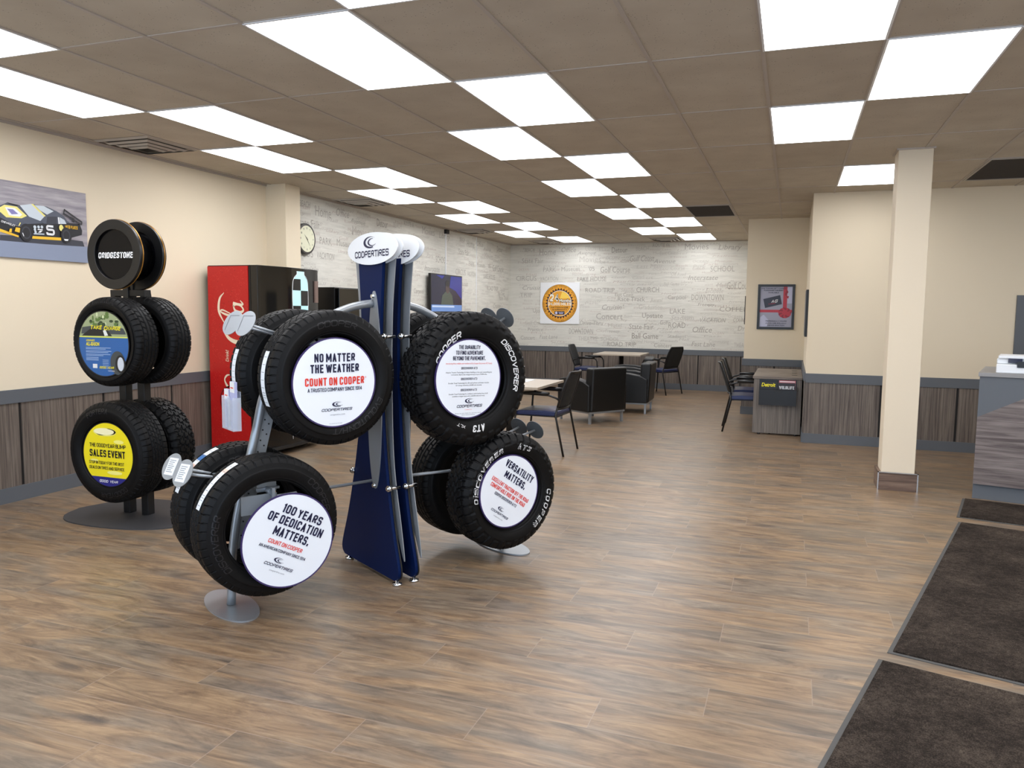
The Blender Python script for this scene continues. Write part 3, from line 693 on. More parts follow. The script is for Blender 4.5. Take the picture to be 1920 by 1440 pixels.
def swoosh(mb, fr, x, y, s, off, rot=0.0):
    """ring-and-crescent emblem"""
    cr, sr = math.cos(rot), math.sin(rot)
    def T(p): return (x + p[0] * cr - p[1] * sr, y + p[0] * sr + p[1] * cr)
    n = 26
    for (R1, cx1, R2, cx2, cy2, ra0, ra1) in ((1.0, 0, 0.83, 0.16, 0.05, 35, 300), (0.66, 0.30, 0.55, 0.40, 0.02, 75, 330)):
        outer = []; inner = []
        for i in range(n + 1):
            a = math.radians(ra0 + (ra1 - ra0) * i / n)
            outer.append((cx1 + R1 * math.cos(a), R1 * .42 * math.sin(a))); inner.append((cx2 + R2 * math.cos(a), cy2 * .6 + R2 * .42 * math.sin(a)))
        inner[0] = outer[0]; inner[-1] = outer[-1]
        for i in range(n):
            q = [outer[i], outer[i + 1], inner[i + 1], inner[i]]
            mb.poly([T((p[0] * s, p[1] * s)) for p in q], fr, off)
def round_sign(label, loc, rz, D, face, lines, logo=None, rot=0.0, extra=None, rim=None):
    """lines: (text, x, y, width, cap height, colour index, italic, bold) in units of the radius"""
    t = thing('round_sign', label, 'sign', loc, rz, 'round printed signs inside the tyres')
    R = D / 2
    MB().prism(circ(R, 72), XF, -0.006).obj('board', face, t)
    MB().ring(R + 0.003, R - 0.004, 72, FR((0, -0.0006, 0), (1, 0, 0), (0, 0, 1), (0, -1, 0)), -0.008).obj('rim', rim or M_rim, t)
    if extra: extra(t, R)
    mb = MB(); mb.fix = False; cr, sr = math.cos(rot), math.sin(rot)
    for (s, x, y, w, h, c, it, bo) in lines:
        mb.cur = c; X = (x * cr - y * sr) * R; Y = (x * sr + y * cr) * R
        mb.text(s, w * R if w else None, h * R, XF, X, Y, 0.0022, it, bo, rot, res=2)
    if logo:
        mb.cur = 0; x, y, s = logo; swoosh(mb, XF, (x * cr - y * sr) * R, (x * sr + y * cr) * R, s * R, 0.0022, rot)
    mb.obj('lettering', [M_navy, M_redink, M_greyink, M_yell, M_white, M_black_ink], t)
    return t

# ---- Cooper stand frame
OX, OY, RZ = -2.208, 3.976, math.radians(58)
ux, uy = -0.5299, -0.8480; nx, ny = 0.8480, -0.5299
def coop(s, t, z): return (OX + ux * s + nx * t, OY + uy * s + ny * t, z)
WL = M_letter_white; DK = M_letter_dark
tyre('all-season tyre around the NO MATTER THE WEATHER sign, front upper left of the blue stand', coop(.455, .20, 1.195), RZ, .352, .225, 'rib',
     [('EVOLUTION H/T', 150, .275, .030, .34, .15, .01, DK, False), ('COOPER', 0, .285, .032, .22, .15, .01, DK, False)], (-112, -66, -.16, .34, {}))
tyre('tyre with a label strip behind the NO MATTER THE WEATHER tyre', coop(.465, -.20, 1.199), RZ, .350, .215, 'road',
     [('COOPER', 0, .285, .03, .2, .15, .01, DK, False)], (-106, -68, -.25, .30, {}))
tyre('tyre on the lower left arm around the 100 YEARS OF DEDICATION sign', coop(.815, .24, .478), RZ, .352, .205, 'rib',
     [('DISCOVERER', -100, .285, .034, .30, .15, .01, DK, False), ('COOPER', 60, .285, .034, .2, .15, .01, DK, False)], (-70, -24, -.18, .34, {16: 3, 17: 3}))
tyre('tyre behind the 100 YEARS tyre with a blue-printed label on its tread', coop(.80, -.17, .480), RZ, .350, .215, 'road',
     [('COOPER', 0, .285, .03, .2, .15, .01, DK, False)], (-70, -20, -.30, .28, {14: 1, 15: 1, 16: 1, 10: 3, 11: 3}))
tyre('large all-terrain tyre with solid white COOPER and DISCOVERER lettering', coop(-.415, .20, 1.15), RZ, .396, .255, 'at',
     [('COOPER', -47, .288, .040, .235, .2, .02, WL, False), ('DISCOVERER', 72, .292, .034, .34, .2, .02, WL, False), ('AT3', 176, .288, .040, .085, .2, .03, WL, False), ('XLT', 202, .284, .018, .06, .2, .01, WL, False)])
tyre('tyre with a striped label behind the large all-terrain tyre', coop(-.415, -.20, 1.19), RZ, .352, .225, 'rib',
     [('COOPER', 0, .285, .03, .2, .15, .01, DK, False)], (-112, -76, -.3, .2, {2: 3}))
tyre('tyre with outlined white lettering around the VERSATILITY MATTERS sign', coop(-.70, .20, .440), RZ, .363, .25, 'at',
     [('DISCOVERER', -58, .285, .040, .40, .2, .02, WL, True), ('AT3', 16, .285, .040, .11, .2, .02, WL, True), ('COOPER', 118, .285, .042, .27, .2, .02, WL, True)])
tyre('plain tyre in shade behind the VERSATILITY MATTERS tyre', coop(-.672, -.20, .440), RZ, .362, .225, 'road', [('COOPER', 0, .285, .03, .2, .15, .01, DK, False)])

for s_, t_, z_, D_, w_ in ((.465, -.306, 1.199, .44, 'upper left'), (.80, -.276, .480, .44, 'lower left'), (-.415, -.306, 1.19, .44, 'upper right'), (-.672, -.306, .440, .44, 'lower right')):
    t = thing('round_sign', 'dark board in the %s rear tyre of the blue stand, facing away' % w_, 'sign', coop(s_, t_, z_), RZ + PI, 'round printed signs inside the tyres')
    MB().prism(circ(D_ / 2, 56), XF, -.006).obj('board', M_black, t)
lines_com = lambda y0, w=.74: [('COOPERTIRES', .03, y0, w, .062, 0, .25, .02), ('coopertire.com', .05, y0 - .11, .36, .035, 2, 0, 0)]
round_sign('white round sign reading NO MATTER THE WEATHER in the upper left tyre', coop(.472, .318, 1.176), RZ, .457, M_face,
    [('NO MATTER', 0, .56, .98, .19, 0, 0, .02), ('THE WEATHER', 0, .32, 1.17, .19, 0, 0, .02), ('COUNT ON COOPER', .0, .03, 1.43, .18, 1, 0, .02), ('®', .75, .09, .04, .04, 1, 0, 0),
     ('A TRUSTED COMPANY SINCE 1914', 0, -.15, 1.31, .085, 0, 0, .01), ('visit coopertire.com for details', 0, -.92, .32, .02, 2, 0, 0)] + lines_com(-.61), (.06, -.49, .14))
round_sign('white round sign reading 100 YEARS OF DEDICATION MATTERS, hung low in the lower left tyre', coop(.755, .375, .412), RZ, .466, M_face,
    [('100 YEARS', .05, .60, .96, .19, 0, 0, .02), ('OF DEDICATION', .0, .36, 1.33, .19, 0, 0, .02), ('MATTERS.', .02, .11, .87, .19, 0, 0, .02), ('COUNT ON COOPER', -.02, -.12, .82, .09, 1, 0, .01),
     ('AN AMERICAN COMPANY SINCE 1914', -.02, -.26, 1.12, .065, 0, 0, .01)] + lines_com(-.57, .68), (.0, -.45, .13), math.radians(-28))
round_sign('white round sign reading THE DURABILITY TO FIND ADVENTURE in the large all-terrain tyre', coop(-.349, .338, 1.159), RZ, .455, M_face,
    [('THE DURABILITY', 0, .80, .66, .10, 0, 0, .01), ('TO FIND ADVENTURE', 0, .66, .83, .10, 0, 0, .01), ('BEYOND THE PAVEMENT.', 0, .52, 1.0, .10, 0, 0, .01),
     ('Introducing three reliable new members of the Cooper Discoverer AT3 Family', 0, .39, 1.42, .038, 1, 0, 0), ('DISCOVERER AT3', 0, .27, .5, .055, 0, 0, .01),
     ('Adaptive Traction Technology for better handling on the road, outstanding grip', 0, .165, 1.42, .032, 5, 0, 0), ('in all seasons. Built to last mileage warranty of up to 75,000 miles', 0, .11, 1.1, .032, 5, 0, 0),
     ('DISCOVERER AT3', 0, 0, .5, .055, 0, 0, .01), ('Durable Tread Technology for off-road surfaces and better traction', 0, -.105, 1.25, .032, 5, 0, 0), ('for towing, backed by a 60,000 mile warranty', 0, -.16, .8, .032, 5, 0, 0),
     ('DISCOVERER AT3', 0, -.28, .5, .055, 0, 0, .01), ('Durable Tread Technology for confidence while hauling heavy loads', 0, -.38, 1.2, .032, 5, 0, 0), ('available in larger sizes with a 60,000 mile warranty', 0, -.435, 1.0, .032, 5, 0, 0),
     ('COOPERTIRES', .03, -.69, .78, .07, 0, .25, .02), ('coopertire.com', .0, -.78, .22, .022, 1, 0, 0), ('Please see your dealer for warranty details', 0, -.87, .8, .02, 5, 0, 0), ('and restrictions', 0, -.91, .4, .02, 5, 0, 0)], (.04, -.56, .15), math.radians(-1.5))
round_sign('white round sign reading VERSATILITY MATTERS, turned askew in the lower right tyre', coop(-.66, .332, .456), RZ, .445, M_face,
    [('VERSATILITY', 0, .62, 1.12, .20, 0, 0, .02), ('MATTERS.', 0, .35, .85, .20, 0, 0, .02), ('EXCELLENT TRACTION OFF THE ROAD', 0, .05, 1.5, .11, 1, 0, .01), ('COMFORTABLE RIDE ON THE ROAD', 0, -.10, 1.4, .11, 1, 0, .01),
     ('COOPER DISCOVERER A/T3', 0, -.25, .88, .08, 0, 0, .01)] + lines_com(-.67, .68), (.02, -.54, .13), math.radians(-34))

# ---- Cooper stand (local x = -s, local y = -t)
st = thing('tyre_display_stand', 'silver and navy tyre display stand with oval COOPERTIRES headers and two curved arms', 'display stand', (OX, OY, 0), RZ)
def L(s, t, z): return Vector((-s, -t, z))
SF = lambda s: (Vector((-s, 0, 0)), Vector((0, -1, 0)), Vector((0, 0, 1)), Vector((-1, 0, 0)))   # plane s = const, coords (t, z), normal toward +s
def sym(prof, cen):
    q = spline([(h, z, 0) for z, h in prof], 5)
    return [(cen(p.y) - p.x, p.y) for p in q] + [(cen(p.y) + p.x, p.y) for p in q[::-1]]
blue_prof = [(1.84, .145), (1.6, .122), (1.42, .112), (1.2, .112), (1.03, .122), (.83, .15), (.6, .195), (.32, .27), (.14, .335), (.075, .352), (.04, .34), (.022, .31)]
grey_prof = [(1.86, .242), (1.6, .205), (1.42, .193), (1.2, .188), (1.0, .192), (.8, .205), (.6, .235), (.34, .305), (.16, .348), (.15, .335), (.30, .25), (.4, .15)]
cb = lambda z: -.03 - .05 * max(0, 1 - z / 1.0); cg = lambda z: -.055 - .03 * max(0, 1 - z)
for s0 in (.065, -.045):
    MB().prism(sym(blue_prof, cb), SF(s0), .018).obj('panel', M_blue, st)
    MB().prism(sym(grey_prof, cg), SF(s0 - .030), .005).obj('wing_panel', M_grey, st)
    MB().prism(sym([(z, h + .004) for z, h in blue_prof], cb), SF(s0 - .008), .008).obj('panel_edge', M_steel, st)
    for z, t_ in ((1.40, .135), (1.40, -.185), (.545, .185), (.575, -.26)):
        bo = MB(); p = L(s0 - .045, t_ + (-.0), z); q = L(s0 + .04, t_, z); bo.cyl(p, q, .011, 12); bo.cyl(L(s0 + .012, t_ - .0, z), L(s0 + .032, t_, z), .018, 12)
        bo.obj('standoff_bolt', M_chrome, st)
    for t_ in (-.345, .245):
        MB().tube([L(s0 + .008, t_, 0), L(s0 + .008, t_, .012), L(s0 + .008, t_, .012), L(s0 + .008, t_, .035)], [.028, .028, .010, .010], 16).obj('levelling_foot', M_chrome, st)
for s0, txt in ((.092, True), (.060, False), (-.040, True), (-.072, False)):
    h = MB().prism(circ(.294, 72, .01, 1.892, .090), SF(s0), .005).obj('header_sign', M_white, st)
    if txt:
        tb = MB(); tb.fix = False; fr = SF(s0 + .0062)
        tb.text('COOPERTIRES', .40, .038, fr, .010, 1.864, 0, 0, .02)
        swoosh(tb, fr, -.005, 1.928, .078, 0); tb.obj('lettering', M_navy, h)
for sg in (1, -1):
    pl = spline([(0, .515, 0), (.022, .53, 0), (.045, .6, 0), (.066, .72, 0), (.080, .9, 0), (.082, 1.1, 0), (.072, 1.32, 0), (.052, 1.5, 0), (.030, 1.61, 0), (.012, 1.65, 0), (0, 1.655, 0)], 4)
    poly = [(p.x + .02, p.y) for p in pl] + [(-p.x + .02, p.y) for p in pl[::-1]][1:-1]
    s_face = .084 if sg == 1 else -.1
    MB().prism(poly, SF(s_face if sg == 1 else -.105), .005).obj('mounting_plate', M_grey, st)
    b2 = MB()
    for z in (.535, 1.625): b2.cyl(L(sg * .07, .02, z), L(sg * .105, .02, z), .011, 12)
    b2.obj('plate_bolt', M_chrome, st)
    path = [(.09, 1.585), (.16, 1.575), (.24, 1.555), (.34, 1.515), (.45, 1.455), (.55, 1.385), (.63, 1.30), (.69, 1.19), (.735, 1.07), (.765, .94), (.80, .80), (.845, .62), (.885, .44), (.91, .25), (.92, .01)]
    sp = spline([(a, 0, b) for a, b in path], 5); k = sg if sg == 1 else -.93
    MB().tube([L(k * p.x, 0, p.z) for p in sp], .0225, 16).obj('arm_tube', M_silver, st)
    # perforated web plate on the inner side of the tube
    web = [p for p in sp if .28 < p.z < 1.22]
    wp = [(p.x, p.z) for p in web] + [(p.x - .085, p.z + .02) for p in web[::-1]]
    wb = MB().prism([(-k * a, b) for a, b in wp], FR((0, .002, 0), (1, 0, 0), (0, 0, 1), (0, -1, 0)), .004)
    w_o = wb.obj('web_plate', M_grey, st)
    hb = MB()
    for p in web[::2]:
        for dx, dz in ((-.035, .0), (-.068, .03)):
            c0 = Vector((-k * (p.x + dx), 0, p.z + dz)); hb.cyl(c0 + Vector((0, .004, 0)), c0 - Vector((0, .004, 0)), .0045, 8)
    hb.obj('web_hole', M_black, w_o)
    # saddles that carry the two tyres
    for (s_, zc) in (((.455, 1.195), (.80, .480)) if sg == 1 else ((-.415, 1.17), (-.70, .455))):
        zb = zc + .165
        sb = MB().cyl(L(s_, -.27, zb), L(s_, .28, zb), .016, 14)
        ss = s_ + sg * .0
        near = min(sp, key=lambda p: abs(p.z - zb)); sb.tube([L(s_, 0, zb), L(k * near.x, 0, zb)], .012, 10)
        for a in (-1, 1):
            sb.box((-s_ - .06, a * .2 - .03, zb), (-s_ + .06, a * .2 + .03, zb + .012)); sb.box((-s_ - .05, a * .2 - .012, zb - .012), (-s_ + .05, a * .2 + .012, zb + .04))
        sb.obj('tyre_saddle', M_silver, st)
        # sign bracket inside the front tyre
        MB().box((-s_ - .008, -.308, zc - .14), (-s_ + .008, -.295, zc + .19)).box((-s_ - .15, -.27, zc + .06), (-s_ + .03, -.262, zc + .155)).box((-s_ - .008, -.30, zb - .01), (-s_ + .008, -.2, zb + .01)).obj('sign_bracket', M_grey, st)
    fc = L(k * .92, 0, 0)
    MB().prism(circ(.115, 48, 0, 0, .262), (fc + Vector((0, 0, 0)), Vector((1, 0, 0)), Vector((0, 1, 0)), Vector((0, 0, 1))), .008).obj('foot_plate', M_silver, st)
    MB().cyl(L(sg * .1, .0, .56), L(k * .875, .0, .545), .009, 12).obj('tie_rod', M_silver, st)
    # paired oval label discs on rods
    for (s_, z_, sr, zr) in (((.845, 1.472, .60, 1.40), (1.165, .750, .84, .66)) if sg == 1 else ((-.80, 1.505, -.56, 1.36), (-1.06, .765, -.78, .68))):
        lab = z_ < 1
        for tt in ((.098, -.098) if sg == 1 else (.085, -.085)):
            rod = MB().tube([L(sr, tt * .5, zr), L(s_, tt, z_)], .008, 10).obj('label_rod', M_silver, st)
            nrm = Vector((-.72, -.30, .42)).normalized() if sg == 1 else Vector((.85, .30, .50)).normalized()
            ex = Vector((0, 0, 1)).cross(nrm).normalized(); ey = nrm.cross(ex)
            fr = (L(s_, tt, z_) + nrm * .003, ex, ey, nrm)
            d = MB().prism(circ(.062, 40, 0, 0, .070), fr, .003).obj('label_disc', M_grey if sg == 1 else mat('disc_grey', (120, 125, 130), 0.4, 0.3), st)
            cd = MB(); fr2 = (fr[0] + nrm * .0038, ex, ey, nrm)
            if lab and sg == 1:
                cd.poly([(-.033, -.045), (.033, -.045), (.033, .045), (-.033, .045)], fr2); cd.cur = 1
                for q in range(7): cd.poly([(-.026, .030 - q * .010), (.02 - (q % 3) * .006, .030 - q * .010), (.02 - (q % 3) * .006, .034 - q * .010), (-.026, .034 - q * .010)], fr2, .0005)
                c = cd.obj('price_card', [M_paper, mat('label_grey_print', (136, 140, 146))], d); c['label'] = 'white printed price card'
            else:
                for a, b in (((-.034, .040), (.034, .043)), ((-.034, -.045), (-.031, .043))): cd.poly([(a[0], a[1]), (b[0], a[1]), (b[0], b[1]), (a[0], b[1])], fr2)
                cd.obj('card_slot', M_trim, d)
MB().prism(circ(.17, 48, .02, .45), (Vector((.66, 0, 0)) + Vector((0, -.03, 0)), Vector((1, 0, 0)), Vector((0, 0, 1)), Vector((0, -1, 0))), .004).obj('hub_plate', M_grey, st)
# brochure holder on the left arm
bh = MB(); acr = mat('clear_acrylic', (225, 232, 240), 0.08, alpha=0.35)
for tt in (-.085, .005):
    c = L(.865, tt + .04, 1.0)
    bh.box((c.x - .052, c.y - .04, .93), (c.x - .050, c.y + .04, 1.09)); bh.box((c.x - .012, c.y - .04, .93), (c.x - .010, c.y + .04, 1.13)); bh.box((c.x - .052, c.y - .04, .93), (c.x - .010, c.y + .04, .933))
    for e in (-.04, .038): bh.box((c.x - .052, c.y + e, .93), (c.x - .010, c.y + e + .002, 1.10))
bh.obj('brochure_holder', acr, st)
for i, (tt, hh, lab) in enumerate(((-.045, .20, 'folded white leaflet in the left pocket of the clear brochure holder'), (.045, .245, 'taller folded white leaflet in the right pocket of the clear brochure holder'))):
    t = thing('leaflet', lab, 'leaflet', coop(.893, tt, .934), RZ, 'leaflets on the tyre stand')
    MB().box((-.012, -.034, 0), (-.008 + .01, .034, hh)).obj('paper', mat('leaflet_violet', (176, 178, 214), 0.5), t)
    hd = MB(); hd.poly([(-.034, hh - .055), (.034, hh - .055), (.034, hh), (-.034, hh)], (Vector((-.0125, 0, 0)), Vector((0, -1, 0)), Vector((0, 0, 1)), Vector((-1, 0, 0))), 0)
    hd.cur = 1; hd.poly([(-.024, hh - .034), (.018, hh - .034), (.018, hh - .028), (-.024, hh - .028)], (Vector((-.0132, 0, 0)), Vector((0, -1, 0)), Vector((0, 0, 1)), Vector((-1, 0, 0))), 0)
    hd.obj('printed_cover', [M_white, M_redink], t)

# ------------------------------------------------------------------ round-headed black tyre rack
GXc, GYc = -4.50, 4.43
rk = thing('tyre_rack', 'black steel two-post tyre rack with round BRIDGESTONE header and flat floor plate', 'tyre rack', (GXc, GYc, 0))
base = spline([(-.60, -.06, 0), (-.52, -.26, 0), (-.34, -.375, 0), (0, -.395, 0), (.30, -.33, 0), (.50, -.16, 0), (.57, .03, 0), (.50, .20, 0), (.30, .33, 0), (-.02, .385, 0), (-.34, .36, 0), (-.52, .22, 0)], 5)
MB().prism([(p.x, p.y) for p in base], (Vector((0, 0, 0)), Vector((1, 0, 0)), Vector((0, 1, 0)), Vector((0, 0, 1))), .008).obj('floor_plate', mat('charcoal_plate', (58, 58, 60), 0.55), rk)
for x in (-.155, .02):
    MB().box((x - .032, -.032, .008), (x + .032, .032, 1.50)).obj('post', M_steel, rk, bevel=.004)
MB().box((-.24, -.03, 1.63), (.085, .03, 1.675)).box((-.24, -.03, 1.46), (-.195, .03, 1.63)).box((.04, -.03, 1.46), (.085, .03, 1.63)).box((-.24, -.03, 1.44), (.085, .03, 1.475)).box((-.11, -.04, 1.60), (-.06, .04, 1.70)).obj('top_bracket', M_steel, rk, bevel=.003)
for zc in (1.300, .515):
    MB().cyl((-.0, -.30, zc + .205), (.0, .34, zc + .205), .014, 12).box((-.08, -.28, zc + .200), (.08, -.16, zc + .214)).box((-.08, .16, zc + .200), (.08, .30, zc + .214)).box((-.18, -.03, zc + .17), (.06, .03, zc + .21)).obj('tyre_arm', M_steel, rk)
for y0, lbl, nm in ((-.16, True, 'front'), (.015, False, 'rear')):
    fr = FR((-.02 + (0 if lbl else .03), y0, 1.918), (1, 0, 0), (0, 0, 1), (0, -1, 0)); m = fr[0]
    h = MB().ring(.245, .175, 72, fr, .035).obj('header_ring', M_black, rk, bevel=.004)
    MB().ring(.2475, .243, 72, (m + Vector((0, -.014 if not lbl else -.006, 0)), fr[1], fr[2], fr[3]), .006).obj('gold_edge', mat('gold_edge', (196, 140, 62), 0.35, 0.6), h)
    MB().prism(circ(.178, 64), (m + Vector((0, -.012, 0)), fr[1], fr[2], fr[3]), .006).obj('header_face', mat('header_glass', (5, 5, 8), .25, spec=.2), h)
    if lbl:
        tb = MB(); tb.fix = False
        tb.text('BRIDGESTONE', .315, .042, (m + Vector((0, -.0185, 0)), fr[1], fr[2], fr[3]), .0, -.004, 0, .12, .03)
        tb.obj('lettering', mat('white_ink', (250, 250, 250), 0.4), h)
MB().cyl((-.02, .015, 1.918), (-.02, -.155, 1.918), .16, 40).box((-.045, -.03, 1.675), (-.025, -.01, 1.78)).obj('header_core', M_black, rk)
g = 'display tyres'
tyre('highway tyre with fine ribs around the blue ALL-SEASON sign on the black rack', (-4.494, 4.205, 1.305), 0, .315, .215, 'road', [('ASSURANCE', 0, .272, .022, .2, 0, 0, DK, False)])
tyre('tyre behind the blue ALL-SEASON sign tyre, upper back of the black rack', (-4.438, 4.455, 1.309), 0, .318, .215, 'road')
tyre('chunky tyre around the yellow SALES EVENT sign on the black rack', (-4.515, 4.215, .520), 0, .365, .245, 'rib', [('FORTERA', -12, .300, .038, .20, 0, .01, DK, False), ('GOODYEAR', 165, .300, .038, .25, 0, .01, DK, False)])
tyre('studless winter-type tyre with blocky tread behind the yellow SALES EVENT tyre', (-4.50, 4.49, .524), 0, .352, .235, 'at')

for x_, y_, z_, w_ in ((-4.438, 4.565, 1.309, 'upper'), (-4.50, 4.60, .524, 'lower')):
    t = thing('round_sign', 'black back board in the %s rear tyre of the rack, facing the wall' % w_, 'sign', (x_, y_, z_), PI, 'round printed signs inside the tyres')
    MB().prism(circ(.222, 56), XF, -.006).obj('board', M_black, t)
def seg_poly(R, y0, y1, n=28):
    """slice of a disc between heights y0 < y1"""
    y0 = max(y0, -R * .999); y1 = min(y1, R * .999); a0 = math.asin(y0 / R); a1 = math.asin(y1 / R)
    rgt = [(R * math.cos(a0 + (a1 - a0) * i / n), R * math.sin(a0 + (a1 - a0) * i / n)) for i in range(n + 1)]
    return rgt + [(-x, y) for x, y in rgt[::-1]]
def yellow_extra(t, R):
    e = MB(); e.fix = False; e.cur = 0; e.poly(seg_poly(R * .985, -R, -R * .70), XF, .0008)
    cloud = MB(); 
    e.cur = 1
    for (cx, cy, a, b) in ((-.1, .70, .46, .13), (-.25, .68, .2, .09), (.1, .72, .25, .10), (.45, .42, .2, .06), (-.55, -.2, .16, .04), (.25, -.55, .3, .06)):
        e.poly(circ(a * R, 32, cx * R, cy * R, b * R), XF, .0009)
    e.cur = 2; e.poly(circ(.40 * R, 36, -.12 * R, .71 * R, .10 * R), XF, .0012)
    e.obj('printed_artwork', [mat('deep_blue_ink', (34, 34, 120), 0.5), mat('pale_yellow_cloud', (246, 238, 130), 0.5), mat('cream_blimp', (250, 244, 196), 0.5)], t)
round_sign('yellow round sign reading THE GOODYEAR BLIMP SALES EVENT in the lower rack tyre', (-4.494, 4.1, .512), 0, .459, mat('yellow_board', (240, 222, 28), 0.45),
    [('THE GOODYEAR BLIMP', .0, .28, 1.45, .12, 5, 0, .01), ('SALES EVENT', -.02, .03, 1.42, .22, 5, 0, .02), ('STOP IN TODAY FOR THE BEST', -.06, -.26, 1.40, .095, 5, 0, .005), ('DEALS ON TIRES AND SERVICE', -.06, -.42, 1.40, .095, 5, 0, .005),
     ('GOOD', -.20, -.83, .34, .08, 4, .2, .02), ('YEAR', .20, -.83, .32, .08, 4, .2, .02)], extra=yellow_extra, rim=M_black)
def blue_extra(t, R):
    e = MB(); e.fix = False
    def P(c, pts, off=.0010): e.cur = c; e.poly([(a * R, b * R) for a, b in pts], XF, off)
    e.cur = 0; e.poly(seg_poly(R * .985, R * .20, R), XF, .0006)
    rnd = random.Random(5)
    for i in range(34):   # foliage outside the windscreen
        a = rnd.uniform(-.55, .62); b = rnd.uniform(.56, .92)
        if a * a + b * b < .88: e.cur = rnd.choice((1, 1, 2, 3)); e.poly(circ(rnd.uniform(.03, .09) * R, 8, a * R, b * R, rnd.uniform(.03, .08) * R), XF, .0009 + i * 1e-5)
    P(4, [(-.88, .30), (-.83, .50), (-.3, .56), (.3, .54), (.80, .48), (.88, .36), (.9, .30)], .0014)
    P(5, [(-.86, .24), (-.5, .46), (-.2, .47), (.2, .40), (.36, .24)], .0015)
    P(6, [(.0, .40), (.1, .44), (.20, .26), (.06, .24)], .0016)
    P(7, [(-.96, .19), (.96, .19), (.96, .225), (-.96, .225)], .0017)
    for k, (y, w) in enumerate(((-.13, 1.0), (-.17, .8), (-.23, 1.02), (-.27, .9), (-.33, .98), (-.37, .7), (-.43, .5), (-.47, .5), (-.51, .5))): P(8, [(-.72, y), (-.72 + w, y), (-.72 + w, y + .014), (-.72, y + .014)], .001)
    for k in range(6): P(8, [(-.06, -.5 - k * .05), (.18, -.5 - k * .05), (.18, -.488 - k * .05), (-.06, -.488 - k * .05)], .001)
    P(6, [(-.46, -.75), (-.28, -.75), (-.28, -.62), (-.46, -.62)])
    tx, ty = .60, -.60
    e.cur = 4; e.poly(circ(.29 * R, 36, tx * R * .9, ty * R * .95, .36 * R), XF, .0018)
    e.cur = 5; e.poly(circ(.20 * R, 36, (tx + .06) * R * .98, (ty - .0) * R, .27 * R), XF, .0020)
    e.cur = 9; e.poly(circ(.125 * R, 30, (tx + .07) * R * .98, ty * R, .21 * R), XF, .0021)
    e.obj('printed_artwork', [mat('hazy_green_print', (150, 160, 120), 0.5), mat('leaf_print', (86, 112, 52), 0.5), mat('dark_leaf_print', (44, 62, 34), 0.5), mat('pale_leaf_print', (196, 206, 160), 0.5), mat('dashboard_print', (62, 68, 70), 0.5),
        mat('steering_print', (22, 22, 22), 0.5), mat('pale_print', (220, 222, 220), 0.5), mat('lime_line', (214, 222, 90), 0.5), mat('pale_blue_text', (170, 196, 226), 0.5), mat('rim_print', (200, 206, 214), 0.4)], t)
round_sign('blue round sign with a windscreen photo and TAKE CHARGE lettering in the upper rack tyre', (-4.494, 4.1, 1.293), 0, .456, mat('blue_board', (38, 92, 156), 0.45),
    [('TAKE', -.28, .50, .45, .12, 3, .25, .03), ('CHARGE', .36, .48, .65, .12, 3, .25, .03), ('ASSURANCE', -.52, .10, .34, .06, 3, .15, .02), ('ALL-SEASON', -.43, -.01, .54, .10, 3, .15, .03),
     ('GOOD', -.06, -.72, .26, .07, 3, .2, .03), ('YEAR', .25, -.72, .26, .07, 3, .2, .03), ('MORE DRIVEN', .28, -.82, .26, .03, 4, .1, .0)], extra=blue_extra, rim=M_black)

# ------------------------------------------------------------------ race car poster on the left wall
ps = thing('wall_poster', 'large unframed print of a black and yellow number 5 race car on grey track', 'poster', (XL, 4.26, 2.21))
PX = XL + .021
def PP(x, y): a, b = on_x(x / 8, 320 + y / 8, PX); return (a - 4.26, b - 2.21)
pf = FR((.0212, 0, 0), (0, 1, 0), (0, 0, 1), (1, 0, 0))
MB().box((.0, -.86, -.285), (.021, .86, .305)).obj('canvas', None or (lambda g: (g.put(g.b.inputs['Base Color'], g.ramp(g.noise(g.comb(1.0, g.math('MULTIPLY', g.sep(g.tc.outputs['Object'])[1], 2.0), g.math('MULTIPLY', g.sep(g.tc.outputs['Object'])[2], 26)), 1.2, 5, .6), [(0.3, (120, 116, 126)), (0.7, (178, 172, 176))])), g.m)[1])(G('blurred_track_print')), ps)
pa = MB(); pa.fix = False; PC = [mat('track_blue', (132, 142, 164), .5), mat('race_black', (24, 26, 32), .4), mat('race_grey', (78, 84, 98), .4), mat('race_yellow', (238, 188, 44), .4), mat('race_pale', (196, 206, 214), .4), mat('race_cream', (232, 222, 130), .4), mat('race_shadow_print', (56, 58, 68), .6), M_white, mat('race_violet', (128, 124, 178), .5)]
lay = [0]
def Q(c, pts): lay[0] += 1; pa.cur = c; pa.poly([PP(*p) for p in pts], pf, .0004 + lay[0] * .00022)
def Qr(c, pts): lay[0] += 1; pa.cur = c; pa.poly(pts, pf, .0004 + lay[0] * .00022)
e0 = PP(0, 1040); e1 = PP(1268, 1140)
Qr(0, [(-.86, -.285), (.86, -.285), (.86, e1[1]), (-.86, e1[1])])
Q(6, [(0, 960), (300, 980), (900, 1010), (1240, 1060), (1266, 1140), (700, 1105), (0, 1045)])
Qr(6, [(-.60, e0[1]), (e0[0], e0[1]), (e0[0], PP(0, 960)[1]), (-.60, PP(0, 960)[1] - .01)])
Q(2, [(0, 520), (110, 475), (300, 520), (480, 500), (700, 540), (850, 610), (960, 690), (1010, 760), (700, 800), (300, 830), (0, 800)])
Qr(2, [(-.52, -.02), (-.30, .05), PP(0, 520), PP(0, 800), (-.50, -.08)])
Q(1, [(0, 700), (240, 830), (380, 850), (400, 800), (650, 790), (1000, 780), (1190, 800), (1230, 900), (1225, 965), (1060, 1010), (960, 1040), (480, 1010), (330, 1000), (250, 1000), (0, 900)])
Qr(1, [(-.54, -.05), PP(0, 700), PP(0, 900), (-.50, -.13)])
